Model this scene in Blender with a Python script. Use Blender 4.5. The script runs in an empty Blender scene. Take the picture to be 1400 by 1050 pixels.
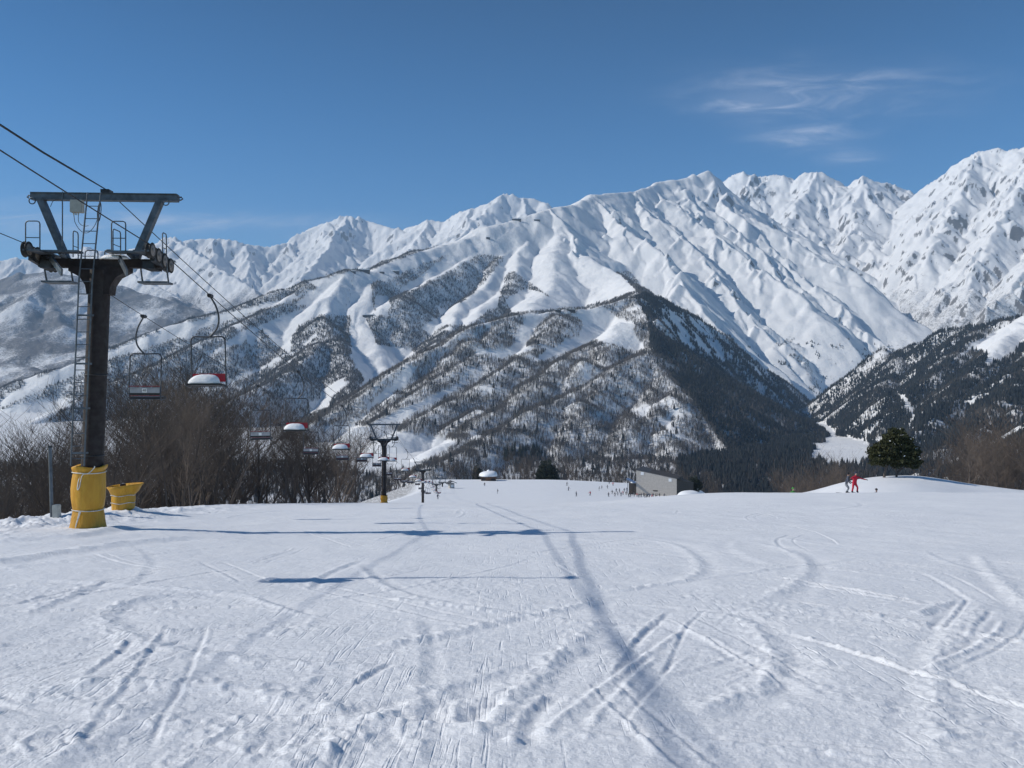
import bpy, bmesh, math, random, os
import numpy as np
from mathutils import Vector, Matrix
PI = math.pi
rnd = random.Random(7)
scene = bpy.context.scene
col = scene.collection

# ------------------------------------------------------------------ camera
F = 1132.0                                   # focal length in photo pixels (photo 1400 wide)
cam_d = bpy.data.cameras.new('camera')
cam_d.sensor_width = 36.0
cam_d.lens = F / 1400.0 * 36.0
cam_d.clip_start = 0.1
cam_d.clip_end = 60000.0
cam = bpy.data.objects.new('camera', cam_d)
col.objects.link(cam)
cam.location = (0, 0, 0)
cam.rotation_euler = (math.radians(90), 0, 0)
scene.camera = cam

# ------------------------------------------------------------------ sky, sun, exposure
SUN_EL = math.radians(36.5)
SUN_AZ = math.radians(-92.0)                 # measured from +Y towards +X: the sun stands to the left
sun_vec = Vector((math.sin(SUN_AZ) * math.cos(SUN_EL), math.cos(SUN_AZ) * math.cos(SUN_EL), math.sin(SUN_EL)))
world = bpy.data.worlds.new('World')
scene.world = world
world.use_nodes = True
wn, wl = world.node_tree.nodes, world.node_tree.links
wn.clear()
sky = wn.new('ShaderNodeTexSky')
sky.sky_type = 'NISHITA'
sky.sun_disc = False
sky.sun_elevation = SUN_EL
sky.sun_rotation = SUN_AZ
sky.altitude = 1500
sky.air_density = 1.0
sky.dust_density = 0.5
sky.ozone_density = 2.2
tc = wn.new('ShaderNodeTexCoord')
def wmath(op, a, b=None, c=None):
    n = wn.new('ShaderNodeMath'); n.operation = op
    for i, v in enumerate((a, b, c)):
        if v is None: continue
        if isinstance(v, (int, float)): n.inputs[i].default_value = v
        else: wl.new(v, n.inputs[i])
    return n.outputs[0]
def wramp(v, lo, hi):
    n = wn.new('ShaderNodeMapRange'); n.interpolation_type = 'SMOOTHSTEP'
    wl.new(v, n.inputs[0]); n.inputs[1].default_value = lo; n.inputs[2].default_value = hi
    return n.outputs[0]
# thin cirrus: a streaky noise on the sky directions, kept to a few patches of sky
sepw = wn.new('ShaderNodeSeparateXYZ'); wl.new(tc.outputs['Generated'], sepw.inputs[0])
az = wmath('DIVIDE', sepw.outputs[0], sepw.outputs[1])
el = wmath('DIVIDE', sepw.outputs[2], sepw.outputs[1])
comb = wn.new('ShaderNodeCombineXYZ')
wl.new(wmath('MULTIPLY_ADD', el, 2.2, az), comb.inputs[0])
wl.new(wmath('MULTIPLY_ADD', az, -0.9, wmath('MULTIPLY', el, 5.5)), comb.inputs[1])
nz = wn.new('ShaderNodeTexNoise'); nz.inputs['Scale'].default_value = 7.0
nz.inputs['Detail'].default_value = 7.0; nz.inputs['Roughness'].default_value = 0.62; nz.inputs['Distortion'].default_value = 0.7
wl.new(comb.outputs[0], nz.inputs['Vector'])
wisp = wramp(nz.outputs['Fac'], 0.40, 0.78)
def patch(px, py, rx, ry, amp):
    a = wmath('DIVIDE', wmath('SUBTRACT', az, (px - 700) / F), rx / F)
    e = wmath('DIVIDE', wmath('SUBTRACT', el, (525 - py) / F), ry / F)
    r = wmath('ADD', wmath('MULTIPLY', a, a), wmath('MULTIPLY', e, e))
    return wmath('MULTIPLY', wmath('POWER', 2.718, wmath('MULTIPLY', r, -1.0)), amp)
pt = None
for P_ in [(1035, 140, 70, 20, .85), (1110, 188, 62, 15, .70), (1150, 122, 150, 32, .42), (1160, 215, 40, 12, .4),
           (260, 303, 190, 11, .75), (20, 305, 170, 28, .55), (440, 318, 90, 9, .3)]:
    q = patch(*P_)
    pt = q if pt is None else wmath('ADD', pt, q)
cl = wmath('MULTIPLY', wmath('MULTIPLY', pt, wmath('MULTIPLY_ADD', wisp, 0.85, 0.15)), wmath('GREATER_THAN', sepw.outputs[1], 0.05))
mixc = wn.new('ShaderNodeMixRGB'); mixc.inputs[2].default_value = (5.2, 5.6, 6.6, 1)
hs = wn.new('ShaderNodeHueSaturation'); hs.inputs['Saturation'].default_value = 1.45; hs.inputs['Hue'].default_value = .502
grad = wn.new('ShaderNodeMapRange'); wl.new(sepw.outputs[2], grad.inputs[0])
grad.inputs[1].default_value = 0.10; grad.inputs[2].default_value = 0.46; grad.inputs[3].default_value = 1.0; grad.inputs[4].default_value = 0.43
gm = wn.new('ShaderNodeVectorMath'); gm.operation = 'SCALE'; wl.new(sky.outputs[0], gm.inputs[0]); wl.new(grad.outputs[0], gm.inputs['Scale'])
wl.new(gm.outputs[0], hs.inputs['Color'])
wl.new(cl, mixc.inputs[0]); wl.new(hs.outputs[0], mixc.inputs[1])
bg = wn.new('ShaderNodeBackground'); bg.inputs[1].default_value = 0.115
wl.new(mixc.outputs[0], bg.inputs[0])
wo = wn.new('ShaderNodeOutputWorld'); wl.new(bg.outputs[0], wo.inputs[0])

sun_d = bpy.data.lights.new('sun', 'SUN')
sun_d.energy = 3.3
sun_d.angle = math.radians(0.53)
sun_d.color = (1.0, 0.955, 0.88)
sun_o = bpy.data.objects.new('sun', sun_d)
col.objects.link(sun_o)
sun_o.rotation_euler = sun_vec.to_track_quat('Z', 'Y').to_euler()
sun_o.location = (-60, 0, 60)
vs = scene.view_settings
vs.view_transform = 'Standard'; vs.look = 'None'; vs.exposure = 0.48; vs.gamma = 1.0; vs.use_curve_mapping = False

# ------------------------------------------------------------------ helpers
def P(px, py, d):                            # a point seen at photo pixel (px, py) from d metres ahead
    return ((px - 700) / F * d, float(d), (525 - py) / F * d)
def tag(o, label=None, cat=None, group=None, kind=None):
    if label: o['label'] = label
    if cat: o['category'] = cat
    if group: o['group'] = group
    if kind: o['kind'] = kind
    return o
def empty(name, loc, rot=(0, 0, 0), label=None, cat=None, group=None):
    o = bpy.data.objects.new(name, None); col.objects.link(o)
    o.empty_display_size = 0.3
    o.location = loc; o.rotation_euler = rot
    return tag(o, label, cat, group)
def link(name, me, parent=None, mats=None):
    o = bpy.data.objects.new(name, me); col.objects.link(o)
    if parent: o.parent = parent
    for m in (mats or []): me.materials.append(m)
    return o
def np_mesh(name, V, Fq, smooth=True):       # V (n,3), Fq (m,k) with k = 3 or 4
    me = bpy.data.meshes.new(name)
    V = np.asarray(V, np.float32); Fq = np.asarray(Fq, np.int32)
    m, k = Fq.shape
    me.vertices.add(len(V)); me.vertices.foreach_set('co', V.ravel())
    me.loops.add(m * k); me.loops.foreach_set('vertex_index', Fq.ravel())
    me.polygons.add(m)
    me.polygons.foreach_set('loop_start', np.arange(0, m * k, k, dtype=np.int32))
    me.polygons.foreach_set('use_smooth', np.full(m, smooth, bool))
    me.update(calc_edges=True)
    return me
def fattr(me, name, vals):
    a = me.attributes.new(name, 'FLOAT', 'POINT'); a.data.foreach_set('value', np.asarray(vals, np.float32))

def _hash(ix, iy, seed):
    h = (ix * np.int64(374761393) + iy * np.int64(668265263) + np.int64(seed) * np.int64(2246822519)) & 0xffffffff
    h = ((h ^ (h >> 13)) * np.int64(1274126177)) & 0xffffffff
    return ((h ^ (h >> 16)) & 0xffff).astype(np.float32) * np.float32(2 * PI / 65536)
def gnoise(x, y, seed=0):                    # gradient noise, about -0.7 .. 0.7
    x0 = np.floor(x); y0 = np.floor(y)
    fx = (x - x0).astype(np.float32); fy = (y - y0).astype(np.float32)
    ix = x0.astype(np.int64); iy = y0.astype(np.int64)
    u = fx * fx * fx * (fx * (fx * 6 - 15) + 10); v = fy * fy * fy * (fy * (fy * 6 - 15) + 10)
    def g(dx, dy):
        a = _hash(ix + dx, iy + dy, seed)
        return np.cos(a) * (fx - dx) + np.sin(a) * (fy - dy)
    a = g(0, 0); b = g(1, 0); c = g(0, 1); d = g(1, 1)
    return a + u * (b - a) + v * (c - a) + u * v * (a - b - c + d)
def fbm(x, y, seed=0, octv=5, gain=0.5):
    s = 0; a = 1.0
    for i in range(octv):
        s = s + a * gnoise(x, y, seed + i * 17)
        x = x * 2.03 + 13.7; y = y * 2.03 - 7.1; a *= gain
    return s
def ridged(x, y, seed=0, octv=4, gain=0.5):
    s = 0; a = 1.0
    for i in range(octv):
        s = s + a * (0.5 - np.abs(gnoise(x, y, seed + i * 31)) * 1.6)
        x = x * 2.07 + 3.3; y = y * 2.07 + 9.1; a *= gain
    return s
def sstep(x, a, b):
    t = np.clip((x - a) / (b - a), 0, 1)
    return t * t * (3 - 2 * t)

# ------------------------------------------------------------------ materials
MATS = {}
class NT:                                    # a thin wrapper for building node materials
    def __init__(s, name):
        s.m = bpy.data.materials.new(name); s.m.use_nodes = True
        s.n, s.l = s.m.node_tree.nodes, s.m.node_tree.links
        s.n.clear()
        s.out = s.n.new('ShaderNodeOutputMaterial'); s.b = s.n.new('ShaderNodeBsdfPrincipled')
        s.l.new(s.b.outputs[0], s.out.inputs[0])
    def set(s, k, v):
        if hasattr(v, 'is_linked') or hasattr(v, 'links'): s.l.new(v, s.b.inputs[k])
        else: s.b.inputs[k].default_value = v
    def put(s, sock, v):
        if isinstance(v, (int, float, tuple)): sock.default_value = v
        else: s.l.new(v, sock)
    def coord(s, kind='Object'):
        return s.n.new('ShaderNodeTexCoord').outputs[kind]
    def attr(s, name):
        a = s.n.new('ShaderNodeAttribute'); a.attribute_name = name; return a.outputs['Fac']
    def noise(s, vec, scale, detail=4, rough=.55, dist=0.0):
        n = s.n.new('ShaderNodeTexNoise'); s.l.new(vec, n.inputs['Vector'])
        n.inputs['Scale'].default_value = scale; n.inputs['Detail'].default_value = detail
        n.inputs['Roughness'].default_value = rough; n.inputs['Distortion'].default_value = dist
        return n.outputs['Fac']
    def scale(s, vec, sc):
        n = s.n.new('ShaderNodeMapping'); s.l.new(vec, n.inputs[0]); n.inputs['Scale'].default_value = sc
        return n.outputs[0]
    def math(s, op, a, b=0.0, c=0.0):
        n = s.n.new('ShaderNodeMath'); n.operation = op
        s.put(n.inputs[0], a); s.put(n.inputs[1], b); s.put(n.inputs[2], c); return n.outputs[0]
    def ramp(s, v, lo, hi, a=0.0, b=1.0):
        n = s.n.new('ShaderNodeMapRange'); n.interpolation_type = 'SMOOTHSTEP'
        s.put(n.inputs[0], v); n.inputs[1].default_value = lo; n.inputs[2].default_value = hi
        n.inputs[3].default_value = a; n.inputs[4].default_value = b; return n.outputs[0]
    def mix(s, f, a, b):
        n = s.n.new('ShaderNodeMixRGB'); s.put(n.inputs[0], f)
        s.put(n.inputs[1], a if not isinstance(a, tuple) else a + (1,)); s.put(n.inputs[2], b if not isinstance(b, tuple) else b + (1,))
        return n.outputs[0]
    def bump(s, h, strength, dist):
        n = s.n.new('ShaderNodeBump'); n.inputs['Strength'].default_value = strength; n.inputs['Distance'].default_value = dist
        s.l.new(h, n.inputs['Height']); s.l.new(n.outputs[0], s.b.inputs['Normal'])
def plain(name, c, rough=.6, metal=0.0, var=.25, sc=6.0, bump=0.0, bsc=40.0):
    if name in MATS: return MATS[name]
    t = NT(name); v = t.coord()
    n = t.noise(v, sc, 6, .6)
    lo = tuple(x * (1 - var) for x in c); hi = tuple(min(1, x * (1 + var)) for x in c)
    t.set('Base Color', t.mix(t.ramp(n, .3, .7), lo, hi))
    t.set('Roughness', t.ramp(t.noise(v, sc * 2.3, 3), .3, .7, max(0, rough - .12), min(1, rough + .12)))
    t.set('Metallic', metal)
    if bump: t.bump(t.noise(v, bsc, 5), .6, bump)
    MATS[name] = t.m
    return t.m
# ------------------------------------------------------------------ the mountains: one heightfield grown from ridge lines
NU, ND = 1300, 1330
u_ax = np.linspace(-0.80, 0.80, NU)
d_ax = np.exp(np.linspace(math.log(430.0), math.log(13500.0), ND))
U, D = np.meshgrid(u_ax, d_ax)
X = U * D; Y = D.copy()
wa = 5.0 + 0.0042 * np.clip(D, 0, 7000)            # gentle domain warp, so ridges and creases wander
WX = X + wa * 2.0 * fbm(X / 420, Y / 420, 5, 3) + wa * .8 * fbm(X / 110, Y / 110, 6, 2)
WY = Y + wa * 2.0 * fbm(X / 420 + 50, Y / 420, 8, 3) + wa * .8 * fbm(X / 110, Y / 110 + 30, 9, 2)
BASE = -117 + .020 * np.clip(D - 2000, 0, 1e9) + 6 * fbm(X / 260, Y / 260, 3, 3)
BASE = BASE - 30 * sstep(1300 - D, 0, 500)
H = BASE.copy()
LAY = np.zeros(H.shape, np.int8)             # 0 valley, 1 wooded hill, 2 ski mountain, 3 white ridge, 4 rocky peaks, 5 far peaks, 6 far hills, 7 right hillside

def carve(pts, s, layer, reach=700, rd=10, K=3e4):
    global H
    sl, sr = s if isinstance(s, tuple) else (s, s)
    smin = min(sl, sr)
    for (ax, ay, az_), (bx, by, bz) in zip(pts[:-1], pts[1:]):
        a_ = (max(az_, bz) + 170) / smin
        reach = min(5000.0, max(60.0, a_ / (1 - min(a_ / K, .6))))
        y0 = min(ay, by) - reach; y1 = max(ay, by) + reach
        y0 = max(y0, 400)
        x0 = min(ax, bx) - reach; x1 = max(ax, bx) + reach
        us = [x0 / y0, x0 / y1, x1 / y0, x1 / y1]
        i0 = np.searchsorted(d_ax, y0); i1 = np.searchsorted(d_ax, y1)
        j0 = np.searchsorted(u_ax, min(us)); j1 = np.searchsorted(u_ax, max(us))
        if i1 <= i0 or j1 <= j0: continue
        w = (slice(i0, i1), slice(j0, j1))
        px = WX[w] - ax; py = WY[w] - ay
        ex, ey = bx - ax, by - ay
        L2 = ex * ex + ey * ey + 1e-6
        t = np.clip((px * ex + py * ey) / L2, 0, 1)
        qx = px - t * ex; qy = py - t * ey
        dist = np.sqrt(qx * qx + qy * qy + rd * rd) - rd
        if sl == sr: ss = sl
        else:
            side = ex * py - ey * px                     # > 0: left of the direction of travel
            wgt = np.clip(side / (math.sqrt(L2) * 30) * .5 + .5, 0, 1)
            ss = sl * wgt + sr * (1 - wgt)
        h = az_ + (bz - az_) * t - ss * dist / (1 + dist / K)
        hw = H[w]; m = h > hw
        hw[m] = h[m]
        LAY[w][m] = layer

def ridge(pp, s, layer, reach=900, rd=10, K=3e4):
    pts = [P(*p) for p in pp]
    carve(pts, s, layer, reach, rd, K)
    return pts
def resample(pts, step):
    out = []; acc = 0.0
    for a, b in zip(pts[:-1], pts[1:]):
        L = math.hypot(b[0] - a[0], b[1] - a[1])
        while acc < L:
            t = acc / L
            out.append(tuple(a[i] + (b[i] - a[i]) * t for i in range(3)))
            acc += step
        acc -= L
    return out
def spurs(pts, spacing, dirs, length, slope, s, layer, r, rd=6, reach=None, jit=.25, nseg=5, sub=None, zmin=-120, K=3e4, drop=0):
    res = []
    for p in resample(pts, spacing):
        q = [p[0] + r.uniform(-.3, .3) * spacing, p[1] + r.uniform(-.3, .3) * spacing, p[2] - drop]
        a = math.atan2(dirs[1], dirs[0]) + r.uniform(-jit, jit)
        L = length * r.uniform(.6, 1.15); sp = slope * r.uniform(.85, 1.15)
        line = [tuple(q)]
        for k in range(nseg):
            a += r.uniform(-.22, .22)
            q = [q[0] + math.cos(a) * L / nseg, q[1] + math.sin(a) * L / nseg, q[2] - sp * (1.12 - .24 * k / nseg) * L / nseg]
            line.append(tuple(q))
            if q[2] < zmin: break
        carve(line, s, layer, reach or spacing * 1.3, rd, K)
        res.append(line)
        if sub:
            for sg in (-1, 1):
                b = a + sg * sub['ang']
                spurs(line[1:], sub['spacing'], (math.cos(b), math.sin(b)), sub['length'], sub['slope'], sub['s'], layer, r,
                      sub.get('rd', 4), sub['spacing'] * 1.3, .3, 3, None, zmin, K, sub.get('drop', 0))
    return res

R1 = random.Random(11)
# far peaks at the back left
c = ridge([(-260, 350, 10000), (-150, 345, 10000), (0, 358, 10000), (26, 352, 10000), (60, 362, 10000), (116, 337, 10200), (150, 345, 10300),
           (200, 338, 10400), (234, 324, 10400), (250, 331, 10500), (275, 327, 10500), (314, 327, 10500), (332, 333, 10500), (360, 337, 10600), (393, 332, 10800), (405, 321, 10900),
           (438, 307, 11000), (459, 301, 11000), (474, 295, 11000), (486, 301, 11000), (492, 295, 11000), (504, 302, 11000), (522, 308, 10900), (534, 312, 10800),
           (549, 317, 10700), (558, 311, 10500), (570, 307, 10300), (585, 301, 10200), (606, 304, 10100), (627, 290, 10000), (642, 286, 9900), (663, 278, 9900),
           (678, 271, 9900), (690, 265, 9900), (696, 268, 9900), (702, 265, 9900), (708, 271, 9900), (717, 270, 9900), (735, 274, 9900), (747, 277, 9800), (760, 286, 9800), (820, 320, 9800)], 1.0, 5, 2500, 4)
spurs(c, 330, (.25, -1), 1900, .62, 1.05, 5, R1, 4, 700, .55, 6, dict(spacing=240, ang=.95, length=420, slope=.72, s=1.15, rd=3))
for q in ([(234, 324, 10400), (290, 360, 9300), (350, 400, 8300), (400, 440, 7400)], [(474, 296, 11000), (440, 350, 9600), (400, 400, 8300), (380, 430, 7600)],
          [(116, 337, 10200), (170, 370, 9200), (230, 400, 8300), (300, 440, 7300)], [(585, 301, 10200), (560, 340, 9300), (545, 380, 8600)],
          [(690, 265, 9900), (640, 310, 9000), (600, 345, 8300)]):
    c = ridge(q, .95, 5, 900, 5)
    spurs(c, 260, (.9, -.5), 600, .7, 1.1, 5, R1, 3, 400, .4, 4); spurs(c, 260, (-.9, -.4), 600, .7, 1.0, 5, R1, 3, 400, .4, 4)
# wooded hills far left, in front of them
c = ridge([(-260, 385, 7600), (-120, 396, 7200), (0, 390, 7000), (40, 374, 6900), (72, 371, 6800), (110, 379, 6700), (170, 392, 6600), (240, 414, 6400), (310, 440, 6200), (380, 470, 6000)], .55, 6, 1500, 40)
spurs(c, 420, (.35, -1), 1700, .42, .62, 6, R1, 18, 700, .45, 5, dict(spacing=330, ang=.9, length=420, slope=.45, s=.66, rd=14))
c = ridge([(-260, 440, 5200), (-80, 455, 5000), (0, 458, 4900), (50, 463, 4800), (110, 477, 4700), (190, 492, 4500), (260, 500, 4400)], .5, 6, 1200, 40)
spurs(c, 330, (.3, -1), 1100, .38, .58, 6, R1, 16, 600, .45, 4)
c = ridge([(-260, 505, 4200), (-60, 500, 4000), (0, 497, 3900), (50, 505, 3800), (110, 520, 3650)], .5, 6, 900, 30)
spurs(c, 260, (.3, -1), 600, .38, .58, 6, R1, 14, 500, .45, 4)
# rocky peaks behind on the right
c = ridge([(900, 300, 9600), (985, 256, 9400), (997, 242, 9300), (1013, 235, 9200), (1029, 243, 9200), (1050, 240, 9100), (1068, 240, 9000), (1080, 245, 9000), (1084, 247, 9000), (1099, 237, 8900), (1123, 235, 8800),
           (1132, 242, 8800), (1151, 250, 8800), (1157, 258, 8900), (1163, 256, 8900), (1175, 246, 8700), (1184, 241, 8600), (1199, 248, 8700), (1224, 255, 8800),
           (1242, 261, 8800), (1252, 266, 8800)], 1.05, 4, 2500, 4)
spurs(c, 210, (-.05, -1), 1500, .72, 1.25, 4, R1, 3, 550, .6, 6, dict(spacing=170, ang=.9, length=260, slope=.85, s=1.3, rd=3))
for q in ([(1184, 241, 8600), (1165, 275, 8100), (1172, 310, 7600), (1193, 342, 7100), (1236, 357, 6700), (1263, 369, 6450), (1288, 387, 6200), (1318, 415, 5900), (1340, 426, 5700), (1380, 470, 5300)],
          [(1123, 235, 8800), (1090, 280, 8200), (1075, 310, 7800), (1110, 335, 7300), (1150, 370, 6800), (1200, 400, 6300), (1250, 430, 5800), (1300, 470, 5300)],
          [(1172, 310, 7600), (1140, 350, 7000), (1150, 380, 6600)], [(1193, 342, 7100), (1210, 390, 6400), (1250, 420, 5900)]):
    c = ridge(q, (.85, .95), 4, 900, 5)
    spurs(c, 210, (.75, -.65), 700, .7, 1.1, 4, R1, 3, 420, .4, 5, dict(spacing=150, ang=.8, length=200, slope=.8, s=1.2, rd=3))
    spurs(c, 210, (-.6, -.8), 600, .7, 1.1, 4, R1, 3, 420, .4, 4)
# the big mountain at the right edge
c = ridge([(1251, 263, 8200), (1269, 251, 8000), (1297, 234, 7900), (1318, 220, 7800), (1337, 208, 7700), (1361, 203, 7600), (1379, 206, 7500), (1400, 200, 7400), (1450, 185, 7300), (1560, 170, 7200), (1660, 175, 7100)], .95, 4, 2600, 6)
spurs(c, 260, (-.42, -1), 2300, .66, 1.05, 4, R1, 4, 700, .3, 7, dict(spacing=210, ang=.85, length=330, slope=.75, s=1.15, rd=3))
for q in ([(1337, 208, 7700), (1310, 270, 6900), (1285, 320, 6350), (1270, 360, 5950)], [(1430, 192, 7350), (1395, 260, 6500), (1350, 330, 5800), (1325, 400, 5200)], [(1540, 172, 7200), (1480, 260, 6200), (1420, 350, 5300), (1360, 420, 4700)]):
    c = ridge(q, (1.0, .9), 4, 900, 5)
    spurs(c, 200, (-.9, -.45), 520, .75, 1.1, 4, R1, 3, 380, .35, 4, dict(spacing=150, ang=.8, length=200, slope=.8, s=1.2, rd=3))
    spurs(c, 220, (.75, -.65), 520, .75, 1.1, 4, R1, 3, 380, .35, 4)
# the broad white ridge with its fluted face
c = ridge([(765, 283, 5200), (787, 281, 5400), (799, 274, 5550), (814, 267, 5750), (835, 264, 5950), (862, 263, 6150), (889, 257, 6450), (907, 248, 6650), (934, 243, 6850),
           (940, 239, 6880), (946, 242, 6900), (964, 235, 7000), (976, 241, 7050), (991, 252, 7100), (1010, 272, 7050), (1040, 291, 6950), (1069, 321, 6750), (1102, 326, 6600), (1150, 372, 6200), (1190, 400, 5900)], (.75, 1.05), 3, 2400, 22)
spurs(c, 260, (.34, -.94), 2500, .62, (1.30, .74), 3, R1, 3, 620, .13, 9, dict(spacing=170, ang=.7, length=260, slope=.74, s=1.1, rd=3, drop=4), zmin=-90, drop=25)
for q in ([(812, 268, 5750), (850, 310, 5200), (900, 345, 4850), (935, 390, 4450), (960, 425, 4200), (1000, 470, 3950)],
          [(862, 263, 6150), (900, 300, 5700), (950, 340, 5300), (985, 385, 4900), (1010, 420, 4600), (1060, 470, 4250), (1100, 510, 4050)],
          [(920, 247, 6750), (955, 290, 6200), (985, 330, 5750), (1020, 365, 5400), (1060, 405, 5000), (1110, 450, 4600), (1150, 490, 4350)],
          [(964, 236, 7000), (1000, 285, 6500), (1040, 320, 6100), (1075, 360, 5700), (1120, 395, 5300), (1170, 440, 4900), (1220, 480, 4600)],
          [(1040, 291, 6950), (1090, 345, 6300), (1140, 385, 5850), (1190, 420, 5450), (1240, 450, 5100), (1285, 470, 4900)]):
    c = ridge(q, (1.35, .74), 3, 800, 4)
    spurs(c, 140, (.82, -.57), 420, .86, (1.2, 1.1), 3, R1, 3, 330, .25, 4, None, -90)
    spurs(c, 150, (-.45, -.89), 460, .70, (1.1, .9), 3, R1, 3, 330, .25, 4, None, -90)
# the ski mountain: smooth, with rounded spurs
ridge([(-200, 600, 2750), (-110, 575, 2850), (0, 545, 3000), (74, 504, 3050), (153, 475, 3150), (207, 455, 3250), (266, 436, 3350), (295, 429, 3400), (360, 404, 3500), (420, 384, 3600),
       (474, 371, 3700), (510, 370, 3850), (540, 353, 4050), (570, 343, 4200), (600, 335, 4400), (648, 322, 4600), (660, 311, 4700), (705, 300, 4900), (735, 291, 5000), (765, 283, 5200)], (.6, .95), 2, 2500, 30)
for q, s, rd in (([(480, 371, 3720), (455, 405, 3420), (447, 435, 3200), (462, 465, 2950), (480, 500, 2650), (478, 535, 2400), (440, 575, 2150)], (.85, .62), 14),
              ([(510, 372, 3850), (505, 410, 3500), (498, 440, 3300), (515, 480, 3000), (525, 505, 2850)], (.80, .55), 20),
              ([(420, 386, 3600), (350, 430, 3200), (300, 455, 3000), (200, 500, 2750), (100, 550, 2500), (20, 590, 2250)], (.75, .60), 18),
              ([(440, 470, 2850), (400, 510, 2500), (330, 540, 2250), (240, 580, 2050)], (.85, .62), 12),
              ([(705, 304, 4850), (642, 351, 4400), (600, 379, 4000), (564, 398, 3700), (546, 408, 3500)], (.80, .62), 20),
              ([(740, 298, 5000), (687, 350, 4500), (660, 392, 3950), (620, 434, 3450), (598, 470, 3050)], (.80, .62), 18),
              ([(720, 330, 4700), (700, 390, 4000), (660, 425, 3500), (640, 447, 3200)], (.7, .6), 16),
              ([(765, 283, 5200), (768, 305, 5000), (795, 345, 4600), (850, 378, 4050), (872, 393, 3500), (872, 402, 2650)], (.95, .62), 14),
              ([(765, 320, 4800), (760, 370, 4200), (740, 405, 3700), (720, 425, 3200)], (.6, .55), 30)):
    ridge(q, s, 2, 1400, rd)
# the wooded hill in the middle
PL = lambda px, py, y: ((px - 700) / F * y, y, (525 - py) / F * y)
ridge([(425, 583, 1650), (440, 574, 1700), (500, 540, 1750), (560, 500, 1850), (600, 473, 1950), (640, 451, 2050), (700, 431, 2200), (754, 425, 2280), (800, 421, 2340), (840, 412, 2400), (868, 407, 2440), (885, 405, 2540),
       (910, 415, 2750), (949, 436, 2985)], (.6, 1.1), 1, 1200, 8)
edge = ridge([(868, 407, 2440), (910, 415, 2750), (949, 436, 2985), (985, 460, 2990), (1015, 484, 3000), (1060, 514, 3050), (1090, 552, 2840), (1115, 592, 2535), (1130, 627, 2264), (1150, 655, 2000)], (.9, 1.15), 1, 500, 8)
ridge([(868, 409, 2430), (884, 445, 2150), (886, 482, 1900), (915, 517, 1750), (938, 542, 1600), (968, 580, 1490), (990, 612, 1400), (1005, 640, 1320), (1030, 665, 1200)], (.95, .62), 1, 900, 10)
spurs(edge[:6], 80, (.90, -.43), 900, .92, 1.0, 1, R1, 8, 200, .10, 5, None, -150)
spurs([P(868, 409, 2430), P(884, 445, 2150), P(886, 482, 1900), P(915, 517, 1750), P(938, 542, 1600)], 110, (.92, -.38), 480, .92, 1.0, 1, R1, 8, 200, .12, 4, None, -150)
for q, s in (([(886, 482, 1900), (840, 505, 1760), (800, 528, 1650), (740, 563, 1480), (690, 592, 1340), (640, 618, 1200), (590, 640, 1080)], (.66, .75)),
          ([(850, 440, 2120), (790, 480, 1920), (745, 515, 1740), (700, 552, 1560), (650, 588, 1400), (600, 612, 1260)], (.6, .75)),
          ([(770, 432, 2230), (740, 462, 2050), (700, 490, 1880), (650, 530, 1700), (600, 565, 1560), (545, 600, 1420)], (.6, .72)),
          ([(690, 437, 2160), (650, 480, 1930), (610, 515, 1780), (560, 550, 1640), (510, 585, 1520)], (.6, .66)),
          ([(915, 517, 1750), (880, 560, 1540), (855, 600, 1390), (835, 640, 1240)], (.7, .7)),
          ([(830, 512, 1720), (800, 560, 1520), (780, 600, 1370), (765, 640, 1200)], (.7, .8)),
          ([(938, 542, 1600), (925, 590, 1430), (920, 640, 1250)], (.7, .8))):
    c = ridge(q, s, 1, 500, 20)
    spurs(c, 170, (-.35, -.94), 240, .45, .7, 1, R1, 14, 180, .6, 3, None, -150)
# the dark hillside on the right
ridge([(1170, 538, 2880), (1182, 516, 2800), (1196, 507, 2700), (1239, 477, 2550), (1285, 455, 2450), (1346, 445, 2380), (1400, 430, 2300), (1480, 402, 2250), (1560, 380, 2200), (1660, 365, 2200)], (.6, 1.0), 7, 1500, 16)
for q in ([(1346, 445, 2380), (1300, 490, 2080), (1255, 532, 1850), (1222, 572, 1700), (1198, 610, 1560)], [(1420, 425, 2290), (1360, 480, 1930), (1310, 530, 1700), (1270, 570, 1500), (1240, 610, 1350), (1220, 650, 1200)],
          [(1520, 392, 2230), (1440, 470, 1800), (1390, 530, 1500), (1330, 585, 1250), (1270, 640, 1050)], [(1600, 400, 2000), (1520, 490, 1500), (1440, 570, 1150), (1370, 640, 900)],
          [(1239, 477, 2550), (1217, 518, 2300), (1196, 548, 2100), (1176, 575, 1950)]):
    c = ridge(q, (.6, .8), 7, 700, 14)
    spurs(c, 150, (-.35, -.93), 210, .5, .8, 7, R1, 9, 230, .4, 4, None, -150)

# roughness: crags and gullies, finer and weaker on groomed snow
# ski runs and clearings, outlined as seen from the slope and kept as real patches of open snow
PXg = 700 + F * U
def inpoly(poly, px, py):
    r = np.zeros(px.shape, bool); n = len(poly)
    for i in range(n):
        (x1, y1), (x2, y2) = poly[i], poly[(i + 1) % n]
        if y1 == y2: continue
        cnd = ((y1 > py) != (y2 > py)) & (px < (x2 - x1) * (py - y1) / (y2 - y1) + x1)
        r ^= cnd
    return r
amp = np.choose(LAY, [0, 11, 10, 4, 11, 12, 16, 10]).astype(np.float32)
H0 = H.copy()
H = H + amp * fbm(X / 170, Y / 170, 21, 5, .55)
mk = (LAY >= 3) & (LAY <= 5)
rr = ridged((X + .3 * Y) / 85, (Y - .3 * X) / 260, 77, 4, .5)
H = H + np.where(mk, np.choose(LAY, [0, 0, 0, 3.5, 10, 11, 0, 0]) * rr, 0)
PYg = 525 - F * H / D
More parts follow.
